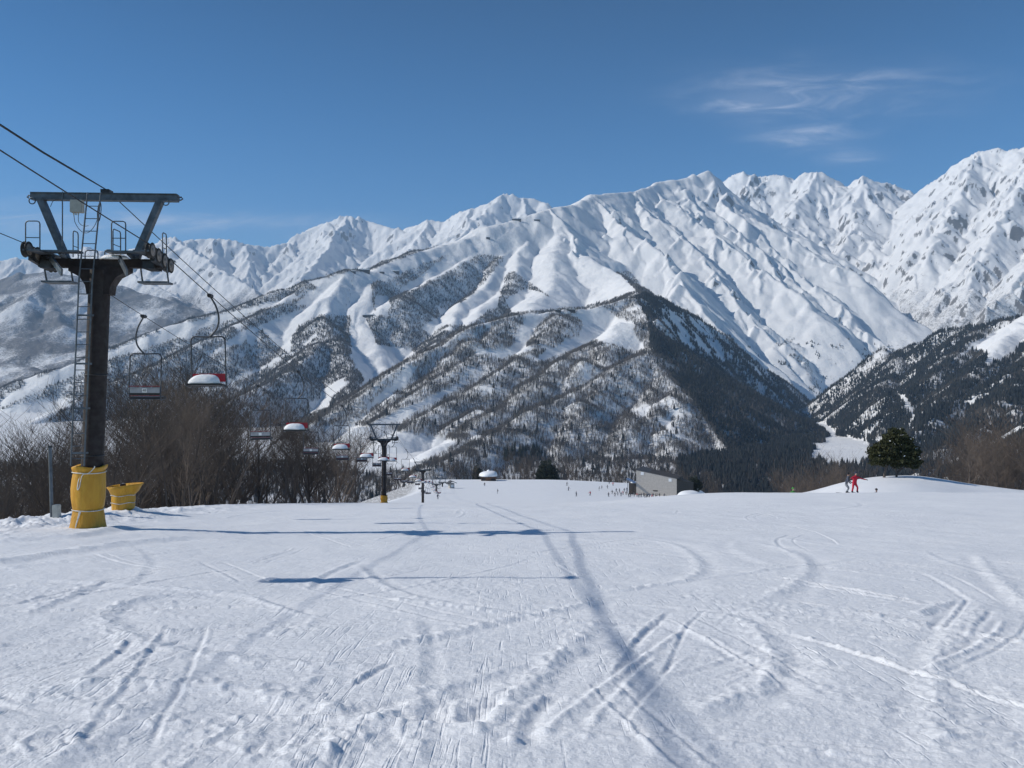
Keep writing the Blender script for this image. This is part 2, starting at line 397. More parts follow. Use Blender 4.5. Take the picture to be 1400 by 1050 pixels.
wob = 3.0 * fbm(X / 60, Y / 60, 41, 3)      # ragged wood edges
PXw, PYw = PXg + wob, PYg + wob * .7
RUNS = {2: [[(0, 547), (44, 521), (74, 507), (153, 479), (207, 458), (295, 432), (420, 402), (440, 395), (400, 412), (320, 436), (266, 452), (200, 478), (153, 492), (90, 520), (30, 545), (0, 560)],
            [(0, 560), (60, 545), (110, 545), (0, 620), (-60, 640), (-60, 590)],
            [(420, 386), (474, 372), (512, 372), (508, 400), (512, 430), (500, 435), (515, 470), (535, 490), (550, 510), (520, 540), (470, 565), (440, 578), (490, 540), (498, 520), (480, 490), (478, 440), (480, 434), (440, 430), (420, 440), (400, 455), (395, 485), (372, 470), (360, 452), (330, 470), (280, 490), (330, 455), (380, 435), (420, 420), (400, 418), (435, 395)],
            [(395, 482), (375, 497), (330, 520), (280, 540), (235, 555), (215, 575), (200, 570), (245, 540), (300, 525), (350, 505)],
            [(500, 372), (600, 336), (660, 312), (765, 284), (800, 345), (850, 378), (872, 400), (830, 412), (790, 422), (700, 430), (690, 410), (720, 395), (740, 400), (770, 420), (700, 370), (690, 380), (680, 420), (670, 425), (640, 447), (610, 445), (590, 460), (575, 450), (590, 440), (645, 405), (690, 352), (660, 345), (600, 380), (560, 400), (548, 396), (620, 345), (560, 370), (530, 385), (505, 385)],
            [(512, 405), (530, 405), (535, 420), (528, 432), (512, 432)], [(515, 472), (560, 478), (585, 495), (550, 512), (530, 495)]],
        1: [[(425, 588), (470, 582), (520, 586), (590, 600), (628, 604), (606, 622), (560, 645), (500, 650), (430, 620)], [(720, 428), (758, 425), (745, 436), (730, 455), (718, 475), (735, 478), (700, 490), (680, 485), (706, 470), (715, 445)],
            [(790, 423), (828, 423), (845, 436), (868, 443), (868, 460), (885, 482), (860, 482), (830, 472), (812, 468), (800, 474), (770, 486), (745, 496), (722, 498), (745, 484), (775, 466), (792, 462), (796, 445), (788, 430)],
            [(560, 502), (572, 505), (560, 525), (545, 535), (520, 555), (500, 560), (525, 535)], [(515, 576), (600, 540), (640, 520), (640, 526), (600, 550), (540, 582), (510, 590)],
            [(860, 548), (880, 545), (890, 560), (880, 575), (862, 570)], [(895, 570), (915, 575), (935, 590), (915, 595)],
            [(640, 478), (700, 480), (690, 494), (650, 494)], [(900, 420), (960, 440), (1000, 490), (985, 500), (930, 470), (905, 440)], [(690, 600), (730, 610), (760, 635), (720, 620)]],
        7: [[(1290, 505), (1320, 480), (1366, 450), (1400, 432), (1500, 395), (1500, 440), (1400, 470), (1370, 495), (1345, 500), (1350, 485), (1330, 478)],
            [(1224, 538), (1236, 540), (1244, 555), (1252, 570), (1246, 580), (1250, 590), (1240, 590), (1246, 572), (1238, 556)]]}
FOR = np.zeros(H.shape, np.float32)
for L_ in (1, 2, 7):
    m = LAY == L_
    f = np.ones(H.shape, bool)
    ragged = fbm(X / 38, Y / 60, 64, 4) > .12
    for kp, poly in enumerate(RUNS[L_]): f &= ~(inpoly(poly, PXw, PYw) & ~(ragged & (L_ == 1) & (kp >= 5)))
    if L_ == 2:
        f &= ~((PXw > 540) & (PYw < 330 + .0 * PXw)) & ~((PXw > 690) & (PYw < 372)) & ~((PXw > 640) & (PYw < 350))
        dn = fbm(X / 210, Y / 210, 61, 3)
        f &= dn > -.42
    if L_ in (1, 7): f &= fbm(X / 120, Y / 120, 63, 4) > -.50
    FOR[m & f] = 1
# valley floor woods
vf = (LAY == 0) & (fbm(X / 180, Y / 180, 66, 4) > .10) & (D < 3800) & ~((X < -120) & (D > 1200)) & ~(np.abs(PXg - 1150) < 22)
FOR[vf] = 1
FOR[(LAY == 0) & (D < 2300) & (PXg > 640 + 20 * fbm(X / 80, Y / 80, 68, 3)) & (PXg < 1108)] = 1
FOR[(LAY == 0) & (PXg > 1190) & (D < 2600)] = 1
FOR[(LAY == 0) & (D < 1250) & (X > -420)] = 1
FOR[(LAY == 0) & (D > 1200) & (np.abs(PXg - (1152 + 14 * np.sin(D / 210))) < 26 - 8 * sstep(D, 1700, 3000) + 9 * fbm(X / 50, Y / 120, 69, 3)) & (fbm(X / 45, Y / 70, 70, 3) < .30)] = 0
FOR[inpoly(RUNS[1][0], PXw, PYw) & (D > 1000)] = 0
# bare rock on the steepest ground, brushwood on the lower far slopes, with painted shade on the far hills
gy, gx = np.gradient(H)
dY = np.gradient(d_ax)[:, None]; dU = u_ax[1] - u_ax[0]
zx = gx / (dU * D); zy = gy / dY - zx * U
slope = np.sqrt(zx * zx + zy * zy)
ROCK = np.where((LAY == 4) | (LAY == 5) | (LAY == 3), sstep(slope + .5 * fbm(X / 60, Y / 60, 91, 4) - np.choose(LAY, [9, 9, 9, .50, .24, .36, 9, 9]), .95, 1.6), 0)
alt = H + 260 * fbm(X / 700, Y / 700, 55, 3)
BR = np.where(LAY == 6, .64 + .75 * fbm(X / 260, Y / 300, 57, 4), 0)  # far hills: brush thickened to paint the shadow on their forest slopes
BR = np.where(LAY == 5, .70 * sstep(-alt, -1150, -650), BR)
BR = np.where(LAY == 4, .42 * sstep(-alt, -900, -350) + .35 * sstep(ridged(X / 160, Y / 160, 12, 3), .55, .9) * sstep(-alt, -1300, -700), BR)
BR = np.where(LAY == 3, .42 * sstep(fbm(X / 140, Y / 140, 58, 4), .12, .5) * sstep(-H, -420, -120), BR)
BR = np.where((LAY == 1) | (LAY == 2) | (LAY == 7) | (LAY == 0), .15 * FOR, BR)

def mountain_mat():
    t = NT('mountain_snow'); v = t.coord()
    br, rk = t.attr('brush'), t.attr('rock')
    n1 = t.noise(t.scale(v, (1, 1, .5)), .085, 9, .78, .1)
    n2 = t.noise(v, .011, 5, .6)
    nn = t.math('ADD', t.math('MULTIPLY', n1, .75), t.math('MULTIPLY', n2, .25))
    bm = t.ramp(t.math('ADD', nn, t.math('MULTIPLY', br, .36)), .56, .80)
    bm = t.math('MULTIPLY', bm, t.ramp(br, .02, .2))
    rm = t.ramp(t.math('ADD', t.math('MULTIPLY', n1, .8), t.math('MULTIPLY', rk, .42)), .62, .74)
    rm = t.math('MULTIPLY', rm, t.ramp(rk, .05, .3))
    snow = t.mix(t.ramp(n2, .3, .7), (.79, .80, .815), (.84, .845, .85))
    c = t.mix(bm, snow, (.14, .135, .14))
    c = t.mix(rm, c, (.17, .16, .155))
    t.set('Base Color', c)
    t.set('Roughness', .75); t.set('Specular IOR Level', .15)
    t.bump(t.noise(v, .05, 8, .7), .55, 9.0)
    return t.m
M_mtn = mountain_mat()
idx = np.arange(NU * ND).reshape(ND, NU)
FQ = np.stack([idx[:-1, :-1], idx[:-1, 1:], idx[1:, 1:], idx[1:, :-1]], -1).reshape(-1, 4)
fl = LAY[:-1, :-1].ravel()
V_all = np.stack([X, Y, H], -1).reshape(-1, 3)
names = ['valley_floor', 'wooded_hill', 'ski_mountain', 'white_ridge', 'rocky_peaks', 'far_peaks', 'far_hills', 'forested_hillside']
for L_, nm in enumerate(names):
    fq = FQ[fl == L_]
    used, inv = np.unique(fq, return_inverse=True)
    me = np_mesh(nm, V_all[used], inv.reshape(-1, 4))
    fattr(me, 'brush', BR.ravel()[used]); fattr(me, 'rock', ROCK.ravel()[used])
    o = link(nm, me, None, [M_mtn]); tag(o, kind='structure')
# ------------------------------------------------------------------ the piste we stand on
_ty = np.arange(-20, 620, .5)
_tz = np.interp(_ty, [-20, 0, 22, 45, 70, 100, 182, 240, 300, 350, 400, 412, 430, 470, 620],
                [.6, -1.6, -4.02, -6.58, -10.1, -14.35, -26.2, -33.5, -39.6, -43.6, -46.4, -47.2, -52, -70, -190])
_k = np.exp(-(np.arange(-24, 25) * .5 / 5.0) ** 2 / 2); _k /= _k.sum()
_tz = np.convolve(np.pad(_tz, 24, mode='edge'), _k, 'valid')
_my = np.array([1040, 1110, 1140, 1165, 1200, 1250, 1290, 1330, 1390, 1460, 1560]); _mz = np.array([692, 678, 668, 660.5, 656, 655, 661, 668, 676, 682, 690])
_mx = np.arange(1000, 1600, 2.0); _mv = np.interp(_mx, _my, _mz); _k2 = np.exp(-(np.arange(-20, 21) * 2 / 13.0) ** 2 / 2); _k2 /= _k2.sum()
_mv = np.convolve(np.pad(_mv, 20, mode='edge'), _k2, 'valid')
def ground(x, y):
    x = np.asarray(x, float); y = np.asarray(y, float)
    z = np.interp(y, _ty, _tz)
    u = x / np.maximum(y, 1)
    z = z + .85 * sstep(x, 3, 17) * np.exp(-((y - 64) / 17) ** 2)
    z = z - 2.3 * sstep(y, 150, 380) * sstep(u, .03, .19) - np.minimum(25, .10 * np.maximum(0, y - 76)) * sstep(u, .205, .31)
    xe = np.interp(y, [0, 28, 45, 60, 100, 180, 250, 330, 400, 620], [-16.6, -16.8, -16.8, -17.2, -19.2, -27.5, -33, -34, -40, -60])
    e = np.maximum(0, xe - x + 1.2 * gnoise(y / 7, x * 0 + 3.3, 4)); e = e * e / (e + 3.0)
    z = z - np.minimum(.36 * e, 60)
    # the knoll on the right, beyond the crest of the near slope
    px = 700 + F * u
    top = (525 - np.interp(px, _mx, _mv)) / F * 92.0
    m = top - .0075 * np.maximum(0, np.abs(y - 90) - 2) ** 2 * (1 + .6 * (y < 90)) + .25 * gnoise(x / 9, y / 9, 12)
    m = np.where((y > 55) & (y < 140) & (px > 1020), m, -999)
    kk = 1.1; hh = np.clip(.5 + .5 * (m - z) / kk, 0, 1)
    z = np.where(m > -900, z + (m - z) * hh + kk * hh * (1 - hh), z)
    return np.maximum(z, -150)
NU2, ND2 = 1280, 1080
u2 = np.linspace(-.86, .86, NU2)
d2 = np.concatenate([np.exp(np.linspace(math.log(1.9), math.log(75.0), 860)), np.exp(np.linspace(math.log(75.35), math.log(560.0), ND2 - 860))])
GU, GD = np.meshgrid(u2, d2)
GX = GU * GD; GY = GD.copy()
GZ = ground(GX, GY)
px_ = GX; py_ = GY
GZ += .32 * np.exp(-((GX + 14.4) ** 2 + (GY - 30.5) ** 2) / 3.5)
GZ += .17 * np.exp(-((GX + 11.3) ** 2 + (GY - 22.7) ** 2) / 9)
near = sstep(-GD, -160, -30)
GZ += .045 * fbm(GX / 6.5, GY / 9, 101, 3) * (0.4 + near) + .02 * fbm(GX / 1.3, GY / 1.6, 104, 3) * near
TR = np.zeros(GZ.shape, np.float32); CR = np.zeros(GZ.shape, np.float32)     # track relief, crumbled snow
def track(pts, w, dep, berm, side=1, crumb=.6):
    """one carved ski track: a groove with the thrown snow heaped along its outer edge"""
    pts = np.array(pts, float)
    lo = pts.min(0) - 1.2; hi = pts.max(0) + 1.2
    y0 = max(lo[1], 1.95)
    i0, i1 = np.searchsorted(d2, [y0, hi[1]])
    us = [lo[0] / y0, lo[0] / hi[1], hi[0] / y0, hi[0] / hi[1]]
    j0, j1 = np.searchsorted(u2, [min(us), max(us)])
    if i1 - i0 < 2 or j1 - j0 < 2: return
    W = (slice(i0, i1), slice(j0, j1))
    best = np.full((i1 - i0, j1 - j0), 9.0, np.float32); sg = np.zeros_like(best); tt = np.zeros_like(best)
    n = len(pts) - 1
    for k in range(n):
        a, b = pts[k], pts[k + 1]
        y0 = max(min(a[1], b[1]) - 1.2, 1.95); y1 = max(a[1], b[1]) + 1.2
        x0 = min(a[0], b[0]) - 1.2; x1 = max(a[0], b[0]) + 1.2
        us = [x0 / y0, x0 / y1, x1 / y0, x1 / y1]
        p0, p1 = np.searchsorted(d2, [y0, y1]); q0, q1 = np.searchsorted(u2, [min(us), max(us)])
        p0, p1 = max(p0, i0), min(p1, i1); q0, q1 = max(q0, j0), min(q1, j1)
        if p1 - p0 < 1 or q1 - q0 < 1: continue
        X_ = GX[p0:p1, q0:q1] - a[0]; Y_ = GY[p0:p1, q0:q1] - a[1]
        e = b - a; L2 = e @ e + 1e-9
        t = np.clip((X_ * e[0] + Y_ * e[1]) / L2, 0, 1)
        qx = X_ - t * e[0]; qy = Y_ - t * e[1]
        dd = np.hypot(qx, qy)
        loc = (slice(p0 - i0, p1 - i0), slice(q0 - j0, q1 - j0))
        m = dd < best[loc]
        best[loc][m] = dd[m]; sg[loc][m] = np.sign(e[0] * qy - e[1] * qx)[m]; tt[loc][m] = ((k + t) / n)[m]
    fade = sstep(tt, 0, .12) * sstep(-tt, -1, -.85)
    sd = best * sg * side
    dep *= .30; berm *= .36
    g = -dep * np.exp(-(sd / w) ** 2) + berm * np.exp(-((sd - 1.7 * w) / (.8 * w)) ** 2)
    TR[W] += (g * fade).astype(np.float32)
    CR[W] = np.maximum(CR[W], crumb * np.exp(-((sd - 2.0 * w) / (1.6 * w)) ** 2) * fade)
def G(px, py):                               # photo pixel -> point on the near slope
    d = 1.6 / ((py - 525) / F - .11)
    return ((px - 700) / F * d, d)
def curve(pp, n=8):
    """Catmull-Rom through the points"""
    pp = [np.array(p, float) for p in pp]; q = [2 * pp[0] - pp[1]] + pp + [2 * pp[-1] - pp[-2]]
    out = []
    for i in range(1, len(q) - 2):
        for k in range(n):
            t = k / n
            out.append(.5 * (2 * q[i] + (q[i + 1] - q[i - 1]) * t + (2 * q[i - 1] - 5 * q[i] + 4 * q[i + 1] - q[i + 2]) * t * t + (3 * q[i] - q[i - 1] - 3 * q[i + 1] + q[i + 2]) * t ** 3))
    out.append(q[-2]); return out
for pp, w, dep, berm, side in [
        ([(345, 811), (250, 815), (190, 825), (172, 840), (190, 858), (250, 878), (330, 890), (450, 900), (600, 908)], .13, .05, .05, -1),
        ([(500, 770), (520, 787), (545, 802), (590, 818), (660, 832)], .10, .04, .05, -1), ([(355, 815), (380, 825), (415, 836), (440, 842)], .08, .05, .05, -1),
        ([(870, 735), (935, 745), (968, 765), (972, 785), (935, 803)], .14, .045, .05, -1), ([(1040, 738), (1105, 758), (1124, 780), (1105, 805), (1055, 832)], .14, .045, .055, -1),
        ([(950, 832), (1040, 850), (1085, 890), (1082, 930), (1035, 960), (950, 990)], .12, .05, .05, -1), ([(1320, 758), (1342, 790), (1400, 845)], .12, .05, .05, 1),
        ([(1330, 818), (1260, 880), (1235, 960), (1230, 1040)], .11, .04, .04, 1), ([(430, 1070), (540, 1000), (625, 958), (660, 930)], .15, .07, .05, 1),
        ([(690, 1020), (740, 950), (790, 900), (840, 850)], .12, .05, .05, 1), ([(0, 962), (150, 944), (300, 952), (450, 990), (620, 1015)], .16, .04, .07, 1),
        ([(855, 888), (880, 868), (915, 842)], .035, .06, .015, 1), ([(725, 1020), (728, 985), (745, 960), (770, 945)], .06, .09, .05, 1),
        ([(480, 935), (510, 920), (540, 905)], .03, .05, .015, 1), ([(430, 805), (450, 785), (500, 765)], .07, .06, .03, 1), ([(120, 925), (160, 895), (190, 870)], .035, .04, .015, 1),
        ([(180, 905), (220, 885), (255, 873)], .05, .05, .02, 1), ([(0, 745), (60, 742), (130, 738), (230, 722)], .3, .10, .16, 1), ([(0, 775), (90, 760), (200, 745), (300, 738)], .35, .10, .16, 1),
        ([(1270, 845), (1300, 828), (1330, 822)], .08, .07, .05, 1), 
        ([(640, 985), (660, 965), (690, 955)], .10, .12, .06, 1)]:
    track(curve([G(*p) for p in pp]), w, dep, berm, side)
R3 = random.Random(5)
for k in range(300):                         # the day's other skiers: linked turns down the slope
    y = 4 + 62 * R3.random() ** 1.3; x = R3.uniform(-.75, .75) * (y + 3)
    a = R3.uniform(-1.35, 1.35); cv = R3.uniform(-.22, .22); L = R3.uniform(2, 9) * (.4 + y / 25); n = 9; st = L / n
    pts = [(x, y)]
    for i in range(n):
        a += cv * st * .35 + R3.uniform(-.05, .05)
        x += math.sin(a) * st; y += math.cos(a) * st; pts.append((x, y))
    b = R3.random()
    if b < .35 and y < 40:
        sh = R3.uniform(.16, .42)
        track([(q[0] + sh, q[1] + .04) for q in pts], .026, .035, .012, R3.choice((-1, 1)), .1)
    track(pts, R3.uniform(.022, .05) if b < .7 else R3.uniform(.07, .15), R3.uniform(.02, .05), R3.uniform(.01, .04), R3.choice((-1, 1)), R3.uniform(.2, .8))
GZ += TR * np.clip(.85 + .5 * gnoise(GX * 3, GY * 3, 9), 0, 1.4)
# crumbled snow: clods along the tracks, in scuffed patches and along the left edge
pat = sstep(fbm(GX / 1.9, GY / 2.6, 131, 4), .10, .55)
pat = np.maximum(pat, .9 * sstep(-np.hypot((GX + 2.2) / 1.5, (GY - 4.9) / .9), -1.15, -.5) * sstep(fbm(GX / .5, GY / .6, 133, 3), -.25, .3))
xe_ = np.exp(-((GX + 15.6) / 2.6) ** 2) * sstep(-GY, -60, -14)
cr = np.clip(np.maximum(CR, pat * .6) , 0, 1) * sstep(-GD, -70, -12)
clod = np.maximum(0, gnoise(GX / .085, GY / .085, 141) + .10) * .055 + np.maximum(0, gnoise(GX / .19, GY / .19, 142) - .02) * .085
fine = sstep(-GD, -16, -7)
GZ += cr * (clod * (.75 + .35 * sstep(-np.hypot((GX + 2.2) / 2, (GY - 4.9) / 1.1), -1.2, -.6)) * (.35 + .65 * fine)) + .007 * fbm(GX / .10, GY / .075, 144, 4, .6) * sstep(-GD, -22, -7) + .009 * fbm(GX / .5, GY / .32, 145, 3) * sstep(-GD, -50, -12)
GZ += xe_ * (np.maximum(0, fbm(GX / .9, GY / .9, 151, 4)) * .42 + np.maximum(0, fbm(GX / .35, GY / .35, 153, 2)) * .14)
# wind- and edge-scraped chatter across the right-hand side
sc = sstep(fbm(GX / 1.6 + 9, GY / 2.2, 161, 3), -.05, .45) * sstep(GX, -.8, 1.2)
GZ += sc * .026 * np.maximum(0, gnoise((GX + .35 * GY) / .34, (GY - .25 * GX) / .055, 163) + .08) * sstep(-GD, -24, -8)
# snow lies thicker under the wood's edge; the wood floor shows some litter
FLO = sstep(np.interp(GY, [0, 28, 45, 60, 100, 180, 250, 330, 400, 620], [-16.6, -16.8, -16.8, -17.2, -19.2, -27.5, -33, -34, -40, -60]) - GX, 3, 9)
FLO = np.maximum(FLO, sstep(GY, 415, 432))
V2 = np.stack([GX, GY, GZ], -1).reshape(-1, 3)
ix2 = np.arange(NU2 * ND2).reshape(ND2, NU2)
F2 = np.stack([ix2[:-1, :-1], ix2[:-1, 1:], ix2[1:, 1:], ix2[1:, :-1]], -1).reshape(-1, 4)
def snow_mat():
    t = NT('piste_snow'); v = t.coord()
    lf = t.attr('litter')
    n = t.noise(v, .35, 6, .6)
    snow = t.mix(t.ramp(n, .3, .7), (.77, .785, .81), (.82, .83, .845))
    lit = t.math('MULTIPLY', t.ramp(t.noise(v, 1.3, 8, .7), .42, .58), lf)
    t.set('Base Color', t.mix(lit, snow, (.10, .08, .06)))
    t.set('Roughness', .62); t.set('Specular IOR Level', .25)
    sc_ = 0.0
    for k, (ang, st, th) in enumerate(((1.05, 22, .61), (-1.2, 26, .62), (1.38, 18, .61), (-.8, 30, .63), (-1.45, 24, .61))):
        mp = t.n.new('ShaderNodeMapping'); t.l.new(v, mp.inputs[0]); mp.inputs['Rotation'].default_value = (0, 0, ang); mp.inputs['Scale'].default_value = (st, .9, 1); mp.inputs['Location'].default_value = (k * 3.1, k * 1.7, 0)
        nz_ = t.noise(mp.outputs[0], 1.0, 2, .5, .25)
        sc_ = t.math('ADD', t.math('MULTIPLY', t.ramp(nz_, th, th + .10), t.ramp(t.noise(v, .45 + .1 * k, 3), .48, .62)), sc_)
    a = t.math('ADD', t.noise(v, 38, 6, .65), t.math('MULTIPLY', sc_, -.6)); b = t.noise(t.scale(v, (1, 2.2, 1)), 7, 6, .6)
    t.bump(t.math('MULTIPLY_ADD', b, 2.0, a), .6, .016)
    return t.m
me = np_mesh('ski_slope', V2, F2)
fattr(me, 'litter', FLO.ravel())
o = link('ski_slope', me, None, [snow_mat()]); tag(o, kind='structure')
def zg(x, y):                                # height of the built piste at a point
    i = int(np.clip(np.searchsorted(d2, y), 1, ND2 - 1)); j = int(np.clip(np.searchsorted(u2, x / y), 1, NU2 - 1))
    return float(min(GZ[i, j], GZ[i - 1, j], GZ[i, j - 1], GZ[i - 1, j - 1]))
# ------------------------------------------------------------------ far woods on the hills: too many to count, one mass of trees per hillside
ELV = H / D
cm = np.maximum.accumulate(ELV, axis=0)
prev = np.vstack([np.full((1, NU), -9.0), cm[:-1]])
SEEN = (H + 16) / D > prev - .002
SEEN &= (np.abs(U) < .74)
rg = np.random.default_rng(4)
def spike(p, q, r):                          # three-sided spike from p to q
    p = np.array(p, float); q = np.array(q, float)
    v = [p + r * np.array([math.cos(a), math.sin(a), 0]) for a in (0, 2.09, 4.19)] + [q]
    return v, [(0, 1, 3), (1, 2, 3), (2, 0, 3)]
def template(parts):
    V, Fc = [], []
    for v, f in parts:
        b = len(V); V += v; Fc += [tuple(i + b for i in t) for t in f]
    return np.array(V), np.array(Fc)
T_bare = [template([spike((0, 0, -.3), (0, 0, .95), .024)] + [spike((0, 0, .15 + .1 * k), (.20 * math.cos(a + k * 2.1), .20 * math.sin(a + k * 2.1), .82 + .05 * (k % 3)), .022) for k in range(6)]) for a in (0., 1.3, 2.4)]
def con_t(n, a0):
    parts = [spike((0, 0, -.3), (0, 0, .5), .03)]
    for z0, z1, r in ((.08, .62, .19), (.3, .82, .145), (.55, 1.0, .10)):
        v = [np.array([r * (1 + .25 * math.sin(3 * k + a0)) * math.cos(k * 2 * PI / n + a0), r * (1 + .25 * math.sin(3 * k + a0)) * math.sin(k * 2 * PI / n + a0), z0 + .03 * math.sin(5 * k + a0)]) for k in range(n)] + [np.array([0, 0, z1])]
        parts.append((v, [(k, (k + 1) % n, n) for k in range(n)]))
    return template(parts)
T_bush = [template([spike((0, 0, -.3), (0, 0, .9), .016)] + [spike((.03 * math.cos(k), .03 * math.sin(k), .12 + .04 * (k % 6)), ((.10 + .035 * (k % 5)) * math.cos(a + k * 2.4), (.10 + .035 * (k % 5)) * math.sin(a + k * 2.4), .60 + .07 * (k % 6)), .011) for k in range(17)]) for a in (0., 1.3, 2.4, 3.1)]
T_bare4 = [template([spike((0, 0, -.3), (0, 0, .95), .05)] + [spike((0, 0, .15), (.22 * math.cos(a + k * 2.1), .22 * math.sin(a + k * 2.1), .85), .05) for k in range(3)]) for a in (0., 1.3)]
T_con = [con_t(6, .3), con_t(6, 1.1), con_t(5, 2.0)]
CON = np.zeros(H.shape, np.float32)
cn = fbm(X / 90, Y / 90, 71, 3)
xc = np.interp(Y, [1200, 1320, 1400, 1490, 1600, 1750, 1900, 2150, 2430], [350, 355, 358, 352, 337, 332, 312, 349, 361])   # the spur between the bright and the shaded side
east = (LAY == 1) & (X > xc + 6)
CON = np.where(east, .55 + .9 * cn, np.where(LAY == 7, .50 + 1.2 * cn, np.where(LAY == 2, .05 + .35 * np.maximum(0, cn - .1), np.where(LAY == 1, .015, .06 + .3 * np.maximum(0, cn)))))
CON = np.where((LAY == 0) & (PXg > 925 + 15 * cn) & (D < 2500), np.where(PXg < 1120, .62, .40), CON)  # conifers added on the valley floor, their dark imitates the hill's shaded foot
dU_, dD_ = u_ax[1] - u_ax[0], np.gradient(d_ax)[:, None]
AREA = D * dU_ * dD_
woods = [('valley_woods', 0, 5.0, 'bare grey trees filling the valley floor below the slope', (.11, .095, .085)), ('hill_woods', 1, 4.2, 'grey leafless wood covering the dark hill in the middle', (.135, .12, .11)),
         ('mountain_woods', 2, 5.0, 'leafless woods between the white runs of the ski mountain', (.13, .115, .105)), ('hillside_woods', 7, 4.8, 'dense dark wood covering the hillside at the right edge', (.085, .075, .065))]
def scatter(name, pts, hs, T, m, label):
    Vs, Fs, off = [], [], 0
    kind = rg.integers(0, len(T), len(pts)); ang = rg.uniform(0, 2 * PI, len(pts)); fat = rg.uniform(.8, 1.25, len(pts))
    for k, (tv, tf) in enumerate(T):
        s = kind == k
        p = pts[s]; h = hs[s][:, None]; c, sn = np.cos(ang[s])[:, None], np.sin(ang[s])[:, None]; w = fat[s][:, None]
        x = (tv[None, :, 0] * c - tv[None, :, 1] * sn) * h * w + p[:, 0:1]
        y = (tv[None, :, 0] * sn + tv[None, :, 1] * c) * h * w + p[:, 1:2]
        z = tv[None, :, 2] * h + p[:, 2:3]
        v = np.stack([x, y, z], -1).reshape(-1, 3)
        f = (tf[None] + (np.arange(len(p)) * len(tv))[:, None, None]).reshape(-1, 3) + off
        Vs.append(v); Fs.append(f); off += len(v)
    me = np_mesh(name, np.concatenate(Vs), np.concatenate(Fs), smooth=False)
    o = link(name, me, None, [m]); tag(o, label, 'woods', kind='stuff')
    return o
def wood_mat(name, c, var=.35):
    t = NT(name); v = t.coord()
    n = t.noise(v, .05, 4, .7); n2 = t.noise(v, .9, 2, .5)
    t.set('Base Color', t.mix(t.ramp(t.math('ADD', t.math('MULTIPLY', n, .5), t.math('MULTIPLY', n2, .5)), .35, .65), tuple(x * (1 - var) for x in c), tuple(x * (1 + var) for x in c)))
    t.set('Roughness', .9); t.set('Specular IOR Level', .1)
    return t.m
M_con = wood_mat('conifer_needles', (.026, .029, .030), .3)
con_pts, con_hs = [], []
for nm, L_, sp, lab, c in woods:
    dens = np.where((LAY == L_) & SEEN, FOR, 0) * AREA / np.maximum(sp, D * (.0015 if L_ == 2 else .0022)) ** 2
    dens *= np.clip(.95 + 1.1 * fbm(X / 45, Y / 45, 72, 3), .12, 1.7)
    if L_ in (1, 2): dens *= np.clip(1.25 + .8 * fbm(X / 110, Y / 110, 73, 3), .4, 1.8)
    if L_ == 7: dens *= 1.5
    if L_ == 0: dens *= np.where(PXg > 925, 1.9, 1.0)  # packed denser there to darken it like the shaded slope
    if L_ == 1: dens *= np.where(east, 1.7, 1.0)
    cnt = rg.poisson(dens.ravel())
    cell = np.repeat(np.arange(NU * ND), cnt)
    if not len(cell): continue
    i, j = cell // NU, cell % NU
    d = d_ax[i] + rg.uniform(-.5, .5, len(i)) * dD_[i, 0]
    u = u_ax[j] + rg.uniform(-.5, .5, len(j)) * dU_
    pts = np.stack([u * d, d, H[i, j]], -1)
    isc = rg.uniform(0, 1, len(i)) < CON[i, j]
    hs = rg.uniform(7.5, 12.5, len(i))
    scatter(nm, pts[~isc], hs[~isc], T_bare4 if L_ == 2 else T_bush if L_ == 0 else T_bare, wood_mat(nm + '_bark', c), lab)
    con_pts.append(pts[isc]); con_hs.append(hs[isc] * rg.uniform(.8, 1.4, isc.sum()))
    print('WOODS', nm, (~isc).sum(), isc.sum())
# scattered conifers along the lower ribs of the white ridge
m = (LAY == 3) & SEEN & (H < 240) & (fbm(X / 70, Y / 70, 81, 3) > .30)
cell = np.flatnonzero(m & (rg.uniform(0, 1, H.shape) < AREA / 13 ** 2))
i, j = cell // NU, cell % NU
con_pts.append(np.stack([X[i, j], Y[i, j], H[i, j]], -1)); con_hs.append(rg.uniform(9, 17, len(i)))
scatter('conifer_woods', np.concatenate(con_pts), np.concatenate(con_hs), T_con, M_con, 'dark conifers dotted in groves over the hills and the shaded hillside, added on the valley floor to stand in for shade')
